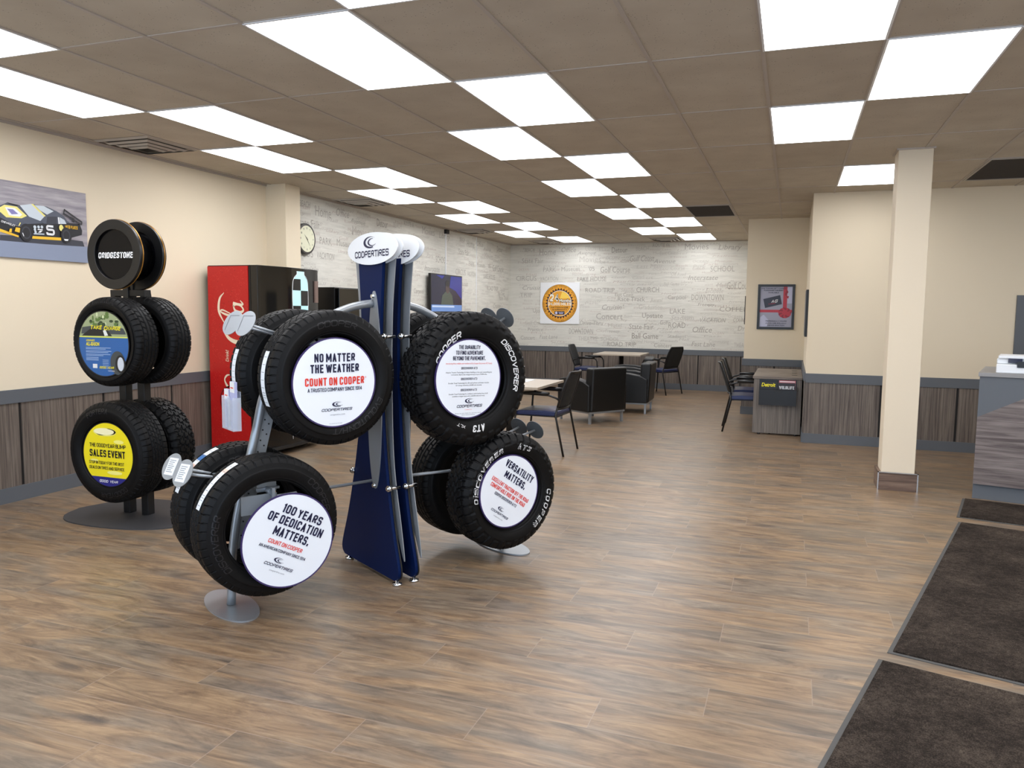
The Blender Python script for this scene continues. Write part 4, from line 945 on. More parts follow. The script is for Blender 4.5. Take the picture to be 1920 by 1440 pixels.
Q(3, [(0, 870), (280, 975), (275, 1000), (0, 915)]); Qr(3, [(-.50, -.11), PP(0, 870), PP(0, 915), (-.50, -.14)])
Q(3, [(480, 980), (915, 1005), (915, 1048), (480, 1020)])
Q(5, [(0, 545), (60, 510), (250, 540), (400, 680), (320, 715), (90, 700), (0, 620)]); Q(7, [(70, 545), (220, 560), (330, 660), (290, 690), (130, 670)]); Q(8, [(100, 570), (190, 580), (270, 650), (170, 655)])
Qr(5, [(-.40, .02), (-.26, .045), PP(0, 545), PP(0, 620), (-.30, -.01)])
Q(4, [(290, 520), (460, 500), (660, 690), (600, 755), (430, 690)]); Q(4, [(510, 515), (650, 530), (800, 610), (700, 660), (600, 600)])
Q(5, [(460, 500), (490, 500), (680, 680), (655, 690)]); Q(1, [(90, 475), (270, 515), (250, 535), (130, 500)])
Q(2, [(600, 760), (700, 660), (900, 680), (1040, 780), (900, 800), (650, 795)])
Q(6, [(700, 690), (850, 690), (850, 800), (690, 790)]); Q(4, [(890, 700), (960, 740), (990, 800), (890, 800)]); Q(7, [(860, 700), (880, 700), (890, 800), (870, 800)])
lay[0] += 1; a5 = PP(750, 895); pa.cur = 7; pa.text('5', .078, .082, pf, a5[0], a5[1], .0004 + lay[0] * .00022, .0, .05)
for xx, yy, s_ in ((515, 845, 22), (570, 845, 20), (620, 845, 20), (515, 885, 18), (525, 920, 18)):
    lay[0] += 1; c_ = PP(xx, yy); pa.cur = 4; pa.poly(circ(s_ * .0006, 12, c_[0], c_[1]), pf, .0004 + lay[0] * .00022)
Q(7, [(555, 875), (630, 878), (630, 893), (555, 890)]); Q(7, [(590, 900), (630, 900), (600, 930), (560, 930)]); Q(4, [(495, 938), (655, 945), (655, 962), (495, 955)])
lay[0] += 1; c_ = PP(910, 860); pa.cur = 5; pa.poly(circ(.021, 20, c_[0], c_[1], .026), pf, .0004 + lay[0] * .00022)
lay[0] += 1; c_ = PP(1055, 850); pa.cur = 3; pa.text('AUTO PARTS', .125, .028, pf, c_[0], c_[1], .0004 + lay[0] * .00022, .15, .03)
lay[0] += 1; c_ = PP(110, 790); pa.cur = 7; pa.text('CHEVROLET', .115, .016, pf, c_[0], c_[1], .0004 + lay[0] * .00022, .2, .02, -.22)
for xx, rr in ((385, 72), (985, 66)):
    c_ = PP(xx, 930 if xx < 500 else 970)
    for c, k in ((1, 1.0), (6, .7), (1, .55)): lay[0] += 1; pa.cur = c; pa.poly(circ(rr * .00078 * k, 24, c_[0], c_[1], rr * .00098 * k), pf, .0004 + lay[0] * .00022)
Q(7, [(945, 1025), (1015, 1030), (1005, 1055), (960, 1050)]); Q(7, [(320, 935), (330, 930), (350, 980), (340, 985)])
Q(3, [(135, 870), (165, 870), (160, 925), (120, 920)]); Q(3, [(225, 850), (290, 860), (280, 930), (205, 910)]); Q(5, [(285, 775), (300, 785), (275, 830), (262, 825)])
Q(1, [(945, 575), (962, 575), (945, 660), (930, 655)]); Q(1, [(950, 575), (1220, 765), (1215, 785), (948, 598)]); Q(1, [(945, 632), (1205, 800), (1200, 815), (940, 655)]); Q(1, [(1205, 770), (1220, 770), (1215, 815), (1200, 815)]); Q(1, [(1040, 690), (1100, 720), (1105, 780), (1080, 775)])
pa.obj('printed_artwork', PC, ps)

# ------------------------------------------------------------------ drinks machine
vm = thing('vending_machine', 'tall soft drink machine with red droplet side and curved black front', 'vending machine', (-5.36, 7.05, 0))
vx0, vx1, vy0, vy1 = -.33, .30, -.55, .52
MB().box((vx0, vy0 + .012, .06), (vx1 - .10, vy1, 1.985)).box((vx0 + .05, vy0 + .06, 0), (vx1 - .14, vy1 - .05, .06)).obj('cabinet', M_black, vm, bevel=.006)
MB().box((vx0 + .005, vy0 + .002, .09), (vx1 - .125, vy0 + .012, 1.975)).obj('side_panel', M_red, vm)
front = [(vx1 - .10, vy0 + .012), (vx1 - .015, vy0 + .012)] + [(vx1 + .045 * math.sin(PI * k / 14), vy0 + .10 + (vy1 - vy0 - .16) * k / 14) for k in range(15)] + [(vx1 - .015, vy1), (vx1 - .10, vy1)]
MB().prism(front, (Vector((0, 0, .06)), Vector((1, 0, 0)), Vector((0, 1, 0)), Vector((0, 0, 1))), 1.925).obj('door', M_gloss, vm, bevel=.004)
MB().box((vx1 - .112, vy0 + .008, .06), (vx1 - .10, vy0 + .014, 1.985)).obj('door_seal', M_steel, vm)
MB().poly([(-.022, 0), (.022, 0), (.022, .13), (-.022, .13)], FR((vx1 - .07, vy0 + .0110, .12), (1, 0, 0), (0, 0, 1), (0, -1, 0))).obj('rating_label', M_white, vm)
def door_x(y): k = (y - (vy0 + .10)) / (vy1 - vy0 - .16); return vx1 + .045 * math.sin(PI * min(1, max(0, k)))
# checkered bottle silhouette wrapped on the door (y across, z up)
bprof = [(1.95, .066), (1.915, .070), (1.885, .112), (1.82, .142), (1.65, .150), (1.48, .142), (1.32, .150), (1.0, .172), (.6, .190), (.3, .185), (.15, .175)]
bs = spline([(h, z, 0) for z, h in bprof], 6); byc = vy0 + .66
def hw_at(z):
    for p, q in zip(bs, bs[1:]):
        if q.y <= z <= p.y: return q.x + (p.x - q.x) * (z - q.y) / ((p.y - q.y) or 1)
    return .1
bm_ = MB(); bm_.fix = False; nz = 22
chk = .148
for i in range(nz * 2):
    z1 = 1.95 - 1.80 * i / (nz * 2); z0 = 1.95 - 1.80 * (i + 1) / (nz * 2)
    for c in range(2):
        zm = 1.88 - (z0 + z1) / 2; row = int(zm / chk)
        bm_.cur = 0 if zm < 0 else (row + c + 1) % 2
        pts = []
        for z, (f0, f1) in ((z0, (c, c + 1)), (z1, (c + 1, c))):
            for f_ in (f0, f1): y = byc + hw_at(z) * (f_ - 1); pts.append((door_x(y) + .0015, y, z))
        bm_.add(pts, [(0, 1, 2, 3)])
bo = bm_.obj('bottle_graphic', [mat('lit_aqua', (170, 226, 232), 0.4, emit=0.35), M_black], vm); bo['label'] = 'lit aqua and black checkered bottle graphic'
ol = MB()
for sg in (-1, 1): ol.tube([(door_x(byc + sg * (p.x + .004)) + .002, byc + sg * (p.x + .004), p.y) for p in bs], .0028, 6)
ol.obj('bottle_outline', M_white, bo)
MB().box((vx1 + .0, vy1 - .11, 1.62), (vx1 + .022, vy1 - .05, 1.86)).obj('control_panel', mat('panel_taupe', (120, 100, 92), 0.4), vm)
MB().box((vx1 - .02, vy0 + .15, .07), (vx1 + .05, vy1 - .08, .10)).obj('kick_lip', M_steel, vm)
# white script running up the red side
sc = MB(); sc.fix = False
LF = (Vector((.115, vy0 + .0010, .66)), Vector((0, 0, 1)), Vector((-1, 0, 0)), Vector((0, -1, 0)))
def S_(pts, ws, x0=0.0, k=1.0):
    ribbon(sc, [(x0 * 1.17 + (a + .2 * b) * .185, b * .225) for a, b in pts], [w * .20 for w in ws], LF, .0012 + S_.n * .00008); S_.n += 1
SK = 1.0
S_.n = 0
def c_big(x): S_([(.95, .78), (.86, 1.0), (.55, 1.12), (.12, .85), (-.02, .4), (.15, .04), (.5, -.02), (.85, .25)], [.02, .10, .08, .17, .22, .17, .09, .03], x)
def o_(x): S_([(.32, .55), (.08, .45), (.02, .18), (.18, 0), (.38, .12), (.42, .38), (.30, .55), (.5, .50)], [.06, .12, .15, .10, .08, .11, .07, .03], x)
def c_(x): S_([(.40, .46), (.28, .56), (.06, .40), (.04, .14), (.2, 0), (.5, .22)], [.09, .06, .13, .15, .09, .03], x)
def a_(x): o_(x); S_([(.46, .56), (.44, .25), (.50, .02), (.68, .16)], [.13, .13, .10, .03], x)
def l_(x): S_([(-.05, .15), (.18, .7), (.30, 1.15), (.18, 1.25), (.08, .9), (.06, .3), (.16, .02), (.36, .2)], [.03, .05, .08, .08, .12, .15, .10, .03], x)
X0 = 0
for fn, x in ((c_big, 0), (o_, .125), (c_, .205), (a_, .28)): fn(x)
S_([(.1, .3), (.35, .34)], [.08, .08], .375)
for fn, x in ((c_big, .455), (o_, .58), (l_, .66), (a_, .715)): fn(x)
S_([(.2, -.02), (-.1, -.28), (.6, -.42), (1.8, -.25), (2.7, -.3)], [.03, .10, .13, .16, .03], .02); S_([(.9, 1.05), (1.5, 1.35), (2.2, 1.3), (2.6, 1.05)], [.03, .13, .12, .03], .45)
sc.text('Drink!', .12, .036, LF, .40, .215, .0012, .2, .01)
lg = sc.obj('script_lettering', mat('cream_ink', (240, 226, 200), 0.5), vm)
rd = MB(); rd.fix = False; RF = FR((-.07, vy0 + .0002, .60), (1, 0, 0), (0, 0, 1), (0, -1, 0))
rd.poly(circ(.135, 48, 0, 0, .15), RF, .0004); rd.cur = 1; rd.poly(circ(.118, 48, 0, 0, .133), RF, .0008)
rd.cur = 2; rd.poly([(-.09, -.05), (.01, .05), (.05, .07), (.06, .05), (-.06, -.09)], RF, .0012)
rd.cur = 3
for (ct, yy) in (('Coca', .075), ('Cola', .030)): rd.text(ct, .12, .035, RF, -.03, yy, .0016, .3, .01, .5)
rd.obj('round_emblem', [mat('dark_red', (120, 8, 12), .4), mat('bright_red', (206, 24, 24), .4), mat('bottle_brown', (60, 18, 12), .3), mat('cream_ink', (240, 226, 200), 0.5)], vm)

v2 = thing('vending_machine', 'shorter plain black vending machine right behind the red drinks machine', 'vending machine', (-5.36, 8.42, 0))
MB().box((-.34, -.44, .05), (.24, .44, 1.81)).box((-.30, -.4, 0), (.2, .4, .05)).obj('cabinet', M_black, v2, bevel=.006)
MB().box((.24, -.435, .06), (.30, .435, 1.80)).obj('door', M_gloss, v2, bevel=.006)
MB().box((.30, .20, 1.0), (.31, .36, 1.5)).obj('control_panel', M_steel, v2)
MB().box((.30, -.35, .25), (.308, .10, .5)).obj('delivery_flap', M_steel, v2)

# ------------------------------------------------------------------ clock, television, conduits, posters
ck = thing('wall_clock', 'round wall clock with dark case and cream dial on the word wallpaper', 'clock', (XL + .006, 8.29, 2.415))
CFm = FR((0, 0, 0), (0, 1, 0), (0, 0, 1), (1, 0, 0))
MB().prism(circ(.190, 56), CFm, .055).obj('case', mat('clock_case', (40, 34, 30), .35), ck, bevel=.006)
MB().prism(circ(.162, 56), (CFm[0] + Vector((.0555, 0, 0)), CFm[1], CFm[2], CFm[3]), .002).obj('dial', mat('clock_dial', (228, 228, 200), .5), ck)
nb = MB(); nb.fix = False
for k in range(12):
    a = PI / 2 - 2 * PI * (k + 1) / 12; nb.text(str(k + 1), None, .022, CFm, .130 * math.cos(a), .130 * math.sin(a), .0585, 0, .01)
nb.obj('numerals', M_black_ink, ck)
hd = MB()
for ang, ln, w in ((-48, .085, .008), (144, .125, .006)):
    a = PI / 2 - math.radians(ang); d = Vector((math.cos(a), math.sin(a), 0)); p = Vector((-d.y, d.x, 0)) * w
    hd.poly([(p.x - d.x * .02, p.y - d.y * .02), (-p.x - d.x * .02, -p.y - d.y * .02), (d.x * ln, d.y * ln)], CFm, .060)
hd.obj('hands', M_black_ink, ck)

tv = thing('television', 'wall-mounted flat television showing a presenter on a blue background', 'television', (XL + .006, 12.35, 1.845))
TFm = FR((.105, 0, 0), (0, 1, 0), (0, 0, 1), (1, 0, 0))
MB().box((.002, -.2, -.15), (.06, .2, .15)).obj('wall_bracket', M_steel, tv)
MB().box((.06, -.65, -.335), (.105, .65, .32)).obj('bezel', M_black, tv, bevel=.004)
sn = MB(); sn.fix = False
def TQ(c, pts, o): sn.cur = c; sn.poly(pts, TFm, o)
TQ(0, [(-.63, -.315), (.63, -.315), (.63, .30), (-.63, .30)], .0006)
TQ(1, [(.15, .30), (.63, .30), (.63, -.1), (.35, .05), (.1, .1)], .0012); TQ(1, [(-.1, .30), (-.45, .30), (-.2, .24)], .0012)
TQ(2, [(-.26, -.22), (-.2, -.04), (-.06, .03), (.1, .03), (.22, -.04), (.27, -.22)], .0018)
sn.cur = 3; sn.poly(circ(.085, 26, .02, .10, .105), TFm, .0024); sn.cur = 5; sn.poly(circ(.092, 26, .02, .17, .055), TFm, .0030)
TQ(4, [(-.63, -.315), (.63, -.315), (.63, -.20), (-.63, -.20)], .0036); TQ(6, [(-.60, -.245), (.30, -.245), (.30, -.215), (-.60, -.215)], .0040)
sn.obj('screen', [mat('tv_dark', (20, 20, 44), .2, emit=.35), mat('tv_blue', (30, 36, 112), .2, emit=.4), mat('tv_olive', (62, 70, 62), .2, emit=.3), mat('tv_skin', (64, 50, 48), .2, emit=.3), mat('tv_ticker', (84, 116, 168), .2, emit=.4), mat('tv_hair', (26, 22, 24), .2), mat('tv_ticker_text', (160, 176, 200), .2, emit=.35)], tv)
t = thing('conduit', 'slim white cable conduit running from the ceiling down to the television', 'conduit', (XL + .006, 12.5, 0))
MB().box((0, -.012, 2.16), (.018, .012, CH - .02)).obj('channel', M_white, t); MB().box((0, -.05, CH - .09), (.05, .06, CH - .02)).obj('junction_box', M_steel, t)
tag(MB().box((XL + .006, 13.91, .88), (XL + .016, 13.925, CH - .02)).obj('wall_seam_strip', M_white), 'thin pale metal seam strip up the wallpapered wall right of the television', 'trim strip')

# warranty seal on white board, back wall
wb = thing('wall_sign', 'square white board with a round gold 24 Months warranty seal', 'sign', (-4.64, YB - .006, 1.72))
MB().box((-.43, -.022, -.43), (.43, 0, .44)).obj('board', M_white, wb)
sf = FR((0, -.0222, 0), (1, 0, 0), (0, 0, 1), (0, -1, 0)); a_m = MB(); a_m.fix = False
a_m.cur = 0; a_m.poly(circ(.385, 64, 0, 0, .40), sf, .0005)
a_m.cur = 4; nst = 30
a_m.ring(.380, .372, 64, (sf[0] + Vector((0, -.0010, 0)), sf[1], sf[2] * 1.04, sf[3]), 0)
a_m.cur = 1; star = []
for k in range(nst * 2): r = .318 if k % 2 == 0 else .270; a = PI * k / nst; star.append((r * math.cos(a), r * 1.04 * math.sin(a)))
for k in range(nst * 2): a_m.poly([(0, 0), star[k], star[(k + 1) % (nst * 2)]], sf, .0012)
a_m.cur = 3; a_m.poly(circ(.262, 56, 0, 0, .272), sf, .0018); a_m.cur = 0; a_m.poly(circ(.252, 56, 0, 0, .262), sf, .0022)
a_m.cur = 4; a_m.poly([(0, .10), (.05, .25), (.16, .20), (.22, .11)], sf, .0026)
a_m.cur = 2; a_m.text('24', .205, .165, sf, -.120, .118, .0034, 0, .09); a_m.text('Months', .260, .066, sf, .118, .060, .0036, 0, .08)
a_m.cur = 3; a_m.text('24', .19, .15, sf, -.120, .118, .0042, 0, .03); a_m.text('Months', .25, .055, sf, .118, .060, .0044, 0, .03)
a_m.cur = 3; a_m.text('24,000 MILES', .50, .062, sf, 0, -.012, .0036, 0, .03)
a_m.cur = 1; a_m.text('NATIONWIDE', .38, .034, sf, 0, -.085, .0036, 0, .03); a_m.text('WARRANTY', .33, .034, sf, 0, -.132, .0036, 0, .03)
a_m.cur = 2; a_m.poly([(-.11, -.235), (.11, -.235), (.11, -.165), (-.11, -.165)], sf, .0036)
a_m.cur = 5; a_m.poly(circ(.028, 24, -.07, -.2), sf, .0042); a_m.text('AutoCare', .11, .022, sf, .035, -.190, .0042, 0, .03); a_m.text('CENTER', .08, .018, sf, .035, -.216, .0042, 0, .03)
a_m.cur = 1
def ringtext(txt, mid, r, h, flip=False):
    n = len(txt); st_ = math.radians(5.6)
    for i, chh in enumerate(txt):
        if chh == ' ': continue
        a = mid + (i - (n - 1) / 2) * st_ * (-1 if not flip else 1)
        a_m.text(chh, h * .62, h, sf, r * math.cos(a), r * 1.04 * math.sin(a), .0016, 0, .02, a - PI / 2 if not flip else a + PI / 2)
ringtext('BACKED AND SUPPORTED PEACE OF MIND WARRANTY', PI / 2, .347, .026); ringtext('AT PARTICIPATING LOCATIONS', -PI / 2, .347, .026, True)
a_m.obj('seal_print', [M_orange, mat('seal_brown', (60, 26, 22), .5), mat('seal_navy', (34, 36, 66), .5), mat('seal_cream', (248, 240, 222), .5), mat('seal_yellow', (246, 206, 84), .5), mat('seal_violet', (206, 206, 236), .5)], wb)

pt = thing('framed_poster', 'black-framed gift card poster with red ribbon on the alcove wall', 'framed picture', (-.235, YP, 1.655))
fm = MB()
for a, b in (((-.27, -.025, -.34), (-.235, 0, .335)), ((.225, -.025, -.34), (.26, 0, .335)), ((-.235, -.025, .30), (.225, 0, .335)), ((-.235, -.025, -.34), (.225, 0, -.305))): fm.box(a, b)
fm.obj('frame', M_black, pt)
pp = MB(); pp.fix = False; qf = FR((-.005, -.012, 0), (1, 0, 0), (0, 0, 1), (0, -1, 0))
def A(c, pts, o): pp.cur = c; pp.poly(pts, qf, o)
A(0, [(-.23, -.305), (.23, -.305), (.23, .30), (-.23, .30)], 0)
A(1, [(.10, .30), (.155, .30), (.155, -.05), (.10, -.05)], .001); A(1, [(-.23, -.045), (.23, -.045), (.23, -.085), (-.23, -.085)], .001)
A(5, [(.155, .30), (.22, .30), (.225, .05), (.16, .05)], .0006); A(5, [(-.22, -.30), (-.12, -.30), (-.10, -.20), (-.17, -.12), (-.22, -.16)], .0006)
for k in range(14):
    a = 2 * PI * k / 14; cx, cy = .13 + .06 * math.cos(a), -.09 + .055 * math.sin(a); pp.cur = 1 if k % 2 else 2
    pp.poly(circ(.034, 14, cx, cy, .026), qf, .0016 + k * .0001)
pp.cur = 1; pp.poly(circ(.04, 20, .13, -.085), qf, .0034)
A(2, [(.12, .19), (.135, .16), (.17, .22), (.15, .26)], .002); A(2, [(.135, .16), (.17, .12), (.18, .16)], .002)
A(3, [(-.185, .115), (.055, .175), (.085, .04), (-.155, -.02)], .0014)
pp.cur = 4; pp.text('AG', .09, .045, qf, -.03, .082, .002, .35, .04, .12)
pp.cur = 1; pp.text('AUTO CENTER', .10, .014, qf, -.06, .045, .002, .2, .01, .12)
pp.cur = 3
for s_, y, w in (('WE THANK GIFT CARDS', .275, .36), ('PURCHASE THE BEST', .245, .28), ('AVAILABLE', .212, .15), ('PERSONALLY YOURS', -.215, .30), ('AVAILABLE IN ANY', -.248, .30), ('DENOMINATION', -.28, .24)):
    pp.text(s_, w, .018, qf, -.04 if y > 0 else .01, y, .003, 0, .03)
pp.obj('print', [mat('poster_lilac', (160, 160, 178), .4), mat('ribbon_red', (186, 44, 62), .4), mat('ribbon_dark', (140, 24, 44), .4), mat('poster_slate', (44, 48, 64), .4), M_white, mat('poster_pale', (190, 192, 216), .4)], pt)
p2 = thing('framed_poster', 'dark-framed picture seen edge-on beside the alcove corner', 'framed picture', (XC, 10.6, 1.55))
MB().box((-.03, -.36, -.28), (0, .30, .30)).obj('frame', M_black, p2, bevel=.003)
MB().box((-.032, -.32, -.24), (-.03, .26, .26)).obj('print', mat('poster_dim', (120, 118, 116), .5), p2)
p3 = thing('framed_poster', 'narrow dark frame seen edge-on at the right end of the word wallpaper', 'framed picture', (-.68, 12.85, 1.60))
MB().box((-.025, -.22, -.22), (0, .22, .22)).obj('frame', M_black, p3, bevel=.003)
MB().box((-.027, -.19, -.19), (-.025, .19, .19)).obj('print', MATS['poster_dim'], p3)

# ------------------------------------------------------------------ guest chairs (local: faces +x), lounge chairs, tables
def guest_chair(label, loc, rz):
    t = thing('guest_chair', label, 'chair', loc, rz, 'black guest chairs with blue seats')
    s_ = MB(); n = 5
    prof = [(-.235, .425), (-.24, .45), (-.225, .475), (-.1, .482), (.12, .478), (.22, .468), (.255, .445), (.245, .425)]
    s_.prism([(a, b) for a, b in prof], (Vector((0, -.245, 0)), Vector((1, 0, 0)), Vector((0, 0, 1)), Vector((0, 1, 0))), .49)
    s_.obj('seat', M_blueseat, t, bevel=.018, seg=3)
    MB().box((-.22, -.22, .412), (.22, .22, .426)).obj('seat_pan', M_steel, t)
    bk = MB(); K = 10; N = 8; vs = []
    for i in range(K + 1):
        z = i / K; hw = .215 + .02 * math.sin(PI * z) - .03 * max(0, z - .8) * 5 * max(0, z - .8) * 5; x = -.235 - .135 * z
        for j in range(N + 1): yy = -1 + 2 * j / N; vs.append((x - .035 * (1 - yy * yy) , hw * yy, .50 + .40 * z))
    bk.add(vs, [(i * (N + 1) + j, i * (N + 1) + j + 1, (i + 1) * (N + 1) + j + 1, (i + 1) * (N + 1) + j) for i in range(K) for j in range(N)], True)
    b = bk.obj('backrest', M_mesh, t); so = b.modifiers.new('thick', 'SOLIDIFY'); so.thickness = .012
    loop = [vs[j] for j in range(N + 1)] + [vs[i * (N + 1) + N] for i in range(1, K + 1)] + [vs[K * (N + 1) + j] for j in range(N - 1, -1, -1)] + [vs[i * (N + 1)] for i in range(K - 1, -1, -1)]
    MB().tube(loop, .013, 8).obj('back_frame', M_black, b)
    for sy in (-1, 1):
        y = sy * .265
        MB().tube([(-.245, y * .86, .52), (-.235, y, .44), (-.33, y, .0)], .0115, 10).obj('leg', M_steel, t)
        MB().tube([(.26, y, 0), (.225, y, .43), (.215, y, .60), (.19, y, .645), (.14, y, .66), (-.15, y, .655), (-.235, y, .63), (-.275, y * .88, .60)], .0115, 10).obj('leg', M_steel, t)
        MB().tube([(.17, y, .668), (0, y, .674), (-.16, y, .668)], [.018, .022, .018], 10).obj('arm_pad', M_black, t)
    MB().tube([(-.235, -.265, .42), (-.235, .265, .42)], .010, 8).tube([(.225, -.265, .42), (.225, .265, .42)], .010, 8).obj('cross_bar', M_steel, t)
    return t
c1 = guest_chair('black mesh-back guest chair with blue seat nearest the tyre stand, at the near table', (-2.57, 8.17, 0), PI - .03)
copy_tree(c1, 'guest chair left of the far table against the laminate wall, blue seat facing right', (-3.70, 14.75, 0), .0)
copy_tree(c1, 'mesh-back guest chair with blue seat right of the far table, turned to the left', (-2.35, 14.95, 0), PI - .45)
copy_tree(c1, 'guest chair at the side desk, the one nearer the magazine rack', (-.50, 10.72, 0), .08)
copy_tree(c1, 'guest chair at the side desk, farther one close to the alcove wall', (-.52, 11.55, 0), .05)

def lounge_chair(label, loc, rz):
    t = thing('lounge_chair', label, 'armchair', loc, rz, 'black vinyl lounge chairs')
    # faces +x; back at -x
    MB().box((-.34, -.32, .17), (.34, .32, .78)).obj('backrest', M_leather, t, bevel=.03, seg=3).data.transform(Matrix.Identity(4))
    o = [c for c in bpy.data.objects if c.parent == t][0]
    for v in o.data.vertices: v.co.x = -.36 + (v.co.x + .34) / .68 * .16 - (.03 if v.co.z > .5 else 0)
    MB().box((-.22, -.235, .20), (.32, .235, .42)).obj('seat', M_leather, t, bevel=.03, seg=3)
    MB().box((-.20, -.23, .41), (.34, .23, .47)).obj('seat_cushion', M_leather, t, bevel=.025, seg=3)
    for sy in (-1, 1):
        pr = spline([(-.35, .17, 0), (-.35, .17, 0)], 1)
        arm = [(-.34, .17), (.33, .17), (.34, .56), (.30, .60), (.15, .625), (-.05, .62), (-.22, .59), (-.34, .54)]
        MB().prism(arm, (Vector((0, sy * .295 - .065, 0)), Vector((1, 0, 0)), Vector((0, 0, 1)), Vector((0, 1, 0))), .13).obj('armrest', M_leather, t, bevel=.018, seg=3)
    fb = MB().box((-.34, -.33, .145), (.33, .33, .170)); fb.obj('base_frame', M_silver, t)
    for sx in (-.325, .30):
        for sy in (-.315, .285): MB().box((sx, sy, 0), (sx + .03, sy + .03, .145)).obj('leg', M_silver, t)
    return t
l1 = lounge_chair('nearest black lounge chair, its flat back turned to the camera', (-2.66, 10.77, 0), PI - .605)
copy_tree(l1, 'middle black lounge chair seen from the side, behind the nearest one', (-2.38, 12.05, 0), PI + .03)
copy_tree(l1, 'far black lounge chair with rounded back just before the far table', (-2.60, 13.35, 0), PI + .15)

def table(label, loc, rz, sx, sy, h, group):
    t = thing('table', label, 'table', loc, rz, group)
    MB().box((-sx / 2, -sy / 2, h - .028), (sx / 2, sy / 2, h)).obj('tabletop', mat('table_laminate', (172, 160, 144), .4) , t, bevel=.003)
    MB().cyl((0, 0, .02), (0, 0, h - .028), .04, 20).obj('pedestal', M_steel, t)
    b = MB().box((-.28, -.03, .0), (.28, .03, .025)).box((-.03, -.28, .0), (.03, -.03, .025)).box((-.03, .03, .0), (.03, .28, .025)); b.obj('base', M_steel, t)
    return t
table('near laminate table with papers on it, partly behind the big all-terrain tyre', (-2.98, 8.22, 0), .0, .98, 1.0, .75, 'waiting area tables')
table('far square laminate table against the back wainscot', (-3.08, 14.82, 0), 0, .90, .95, .76, 'waiting area tables')
tag(MB().box((-3.02, 8.28, .751), (-2.80, 8.58, .754)).obj('paper_sheet', M_paper), 'white sheet of paper lying on the near laminate table', 'paper')
tag(MB().box((-3.30, 8.34, .751), (-3.05, 8.62, .757)).obj('magazine', mat('magazine_cover', (206, 214, 222), .4)), 'pale magazine beside the sheet of paper on the near table', 'magazine')

# ------------------------------------------------------------------ side desk with magazine rack
dk = thing('desk', 'laminate desk with closed end panel against the side wall', 'desk', (-.13, 10.4, 0))
MB().box((-.30, 0, .02), (.28, .03, .72)).obj('end_panel', M_desk, dk); MB().box((-.30, 1.50, .02), (.28, 1.53, .72)).obj('end_panel', M_desk, dk)
MB().box((.24, .03, .02), (.28, 1.50, .72)).obj('modesty_panel', M_desk, dk)
MB().box((-.315, -.015, .72), (.285, 1.545, .75)).obj('desktop', M_top, dk, bevel=.002)
gm = MB()
for k in range(3): gm.cyl((.19, .35 + k * .42, .7505), (.19, .35 + k * .42, .7535), .035, 20)
gm.obj('cable_grommet', M_black, dk)
MB().cyl((-.22, .015, 0), (-.22, .015, .02), .018, 12).cyl((.22, .015, 0), (.22, .015, .02), .018, 12).obj('foot', M_steel, dk)
rkk = thing('magazine_rack', 'black wall pocket rack fixed on the end of the side desk', 'magazine rack', (-.135, 10.4, .39))
MB().box((-.225, -.075, 0), (.225, -.005, .012)).box((-.225, -.075, .012), (.225, -.068, .20)).box((-.225, -.012, .012), (.225, -.002, .325)).box((-.225, -.068, .012), (-.218, -.012, .24)).box((.218, -.068, .012), (.225, -.012, .24)).obj('pocket', M_black, rkk)
MB().prism([(-.06, .19), (0, .15), (.06, .19), (.06, .202), (-.06, .202)], FR((0, -.0755, 0), (1, 0, 0), (0, 0, 1), (0, -1, 0)), .002).obj('notch', M_steel, rkk)
def magazine(label, x, w, h, m, words):
    t = thing('magazine', label, 'magazine', (-.135 + x, 10.366, .403), 0, 'magazines in the desk rack')
    MB().box((-w / 2, -.004, 0), (w / 2, .004, h)).obj('pages', m, t)
    b = MB(); b.fix = False
    for (s_, c, xx, yy, ww, hh, sh) in words: b.cur = c; b.text(s_, ww, hh, FR((0, -.0042, 0), (1, 0, 0), (0, 0, 1), (0, -1, 0)), xx, yy, .001, sh, .03)
    b.obj('cover_print', [M_yell, M_redink, M_white, M_black_ink], t)
magazine('black magazine with pale yellow Detroit title in the left of the desk rack', -.115, .205, .285, mat('mag_black', (28, 26, 26), .35), [('Detroit', 0, 0, .245, .17, .045, .2)])
magazine('dark magazine with pink top edge in the right of the desk rack', .105, .205, .275, mat('mag_dark', (40, 30, 34), .35), [('WILDLIFE', 2, 0, .215, .18, .04, 0)])
pk = bpy.data.objects[-1] if False else None
t = thing('magazine', 'pink-covered magazine standing behind the dark one in the desk rack', 'magazine', (-.135 + .11, 10.378, .403), 0, 'magazines in the desk rack')
MB().box((-.10, -.004, 0), (.10, .004, .305)).obj('pages', mat('mag_pink', (206, 120, 126), .4), t)
MB().poly([(-.09, .285), (.09, .285), (.09, .295), (-.09, .295)], FR((0, -.0048, 0), (1, 0, 0), (0, 0, 1), (0, -1, 0))).obj('cover_print', M_white, t)

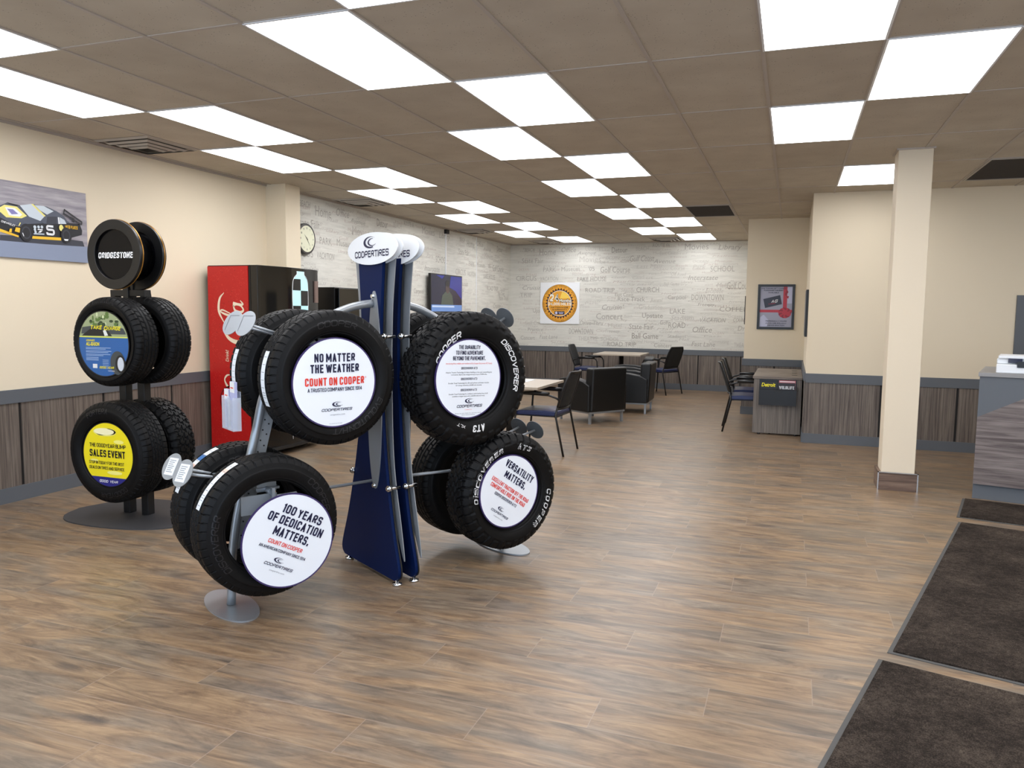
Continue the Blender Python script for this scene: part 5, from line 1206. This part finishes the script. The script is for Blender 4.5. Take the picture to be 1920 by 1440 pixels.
# ------------------------------------------------------------------ service counter and printer
ct = thing('service_counter', 'slate and wood-grain service counter at the right edge', 'counter', (1.50, 7.42, 0), -.25)
CFr = FR((0, 0, 0), (1, 0, 0), (0, 0, 1), (0, -1, 0))
MB().box((0, .02, .13), (2.6, .95, 1.045)).obj('carcass', M_trim, ct)
MB().box((.0, .035, 0), (2.6, .93, .13)).obj('kick_base', M_trim, ct)
wd = MB(); wd.prism([(0, .13), (2.6, .13), (2.6, 1.045), (.62, 1.045), (0, .70)], FR((0, .02, 0), (1, 0, 0), (0, 0, 1), (0, -1, 0)), .012); wd.obj('wood_front', M_lamh, ct)
MB().prism([(0, .70), (.62, 1.045), (0, 1.045)], FR((0, .02, 0), (1, 0, 0), (0, 0, 1), (0, -1, 0)), .012).obj('slate_front', M_trim, ct)
MB().box((-.01, -.005, 1.045), (2.62, .97, 1.078)).obj('countertop', mat('counter_top', (142, 140, 138), .4), ct, bevel=.002)
pr = thing('printer', 'white multifunction printer on the service counter', 'printer', (1.895, 7.53, 1.078), -.25)
MB().box((-.245, -.17, 0), (.245, .20, .075)).box((-.245, -.12, .075), (.245, .20, .12)).obj('body', M_white, pr, bevel=.008)
MB().box((-.235, -.14, .12), (.245, .20, .145)).obj('scanner_lid', M_white, pr, bevel=.006)
MB().box((-.10, -.175, .05), (.2, -.12, .10)).obj('paper_slot', M_black, pr)
MB().prism([(0, 0), (.10, 0), (.10, .045), (0, .045)], (Vector((-.165, -.145, .085)), Vector((1, 0, 0)), Vector((0, .35, .94)), Vector((0, -.94, .35))), .008).obj('touch_screen', mat('screen_dark', (24, 34, 60), .15), pr)
sh_ = thing('wall_display_board', 'dark pegboard of small parts seen through the service window', 'display board', (2.9, YS + .0, 1.4)) if False else None

# ------------------------------------------------------------------ entrance mats (rotated with the doorway)
ang = math.atan2(.77, 2.71)
e_l = Vector((math.sin(ang), math.cos(ang), 0)); e_w = Vector((math.cos(ang), -math.sin(ang), 0))
def floor_mat(label, corner, w, l, a=0.0):
    t = thing('floor_mat', label, 'floor mat', (corner[0], corner[1], 0), -ang + a, 'brown entrance mats')
    MB().box((0, 0, 0), (w, l, .004)).obj('rubber_border', M_rubedge, t)
    MB().box((.021, .020, .004), (w - .021, l - .020, .011)).obj('pile', M_pile, t)
    return t
floor_mat('brown entrance mat in the bottom right corner of the picture', (.43 - .77 * .93, 3.73 - 2.71 * .93), 1.25, 2.62)
floor_mat('long brown entrance mat in the middle of the three', (.475, 3.82), 1.25, 2.80)
floor_mat('small far brown mat lying against the service counter', (1.255, 6.67), 1.35, .74, .045)
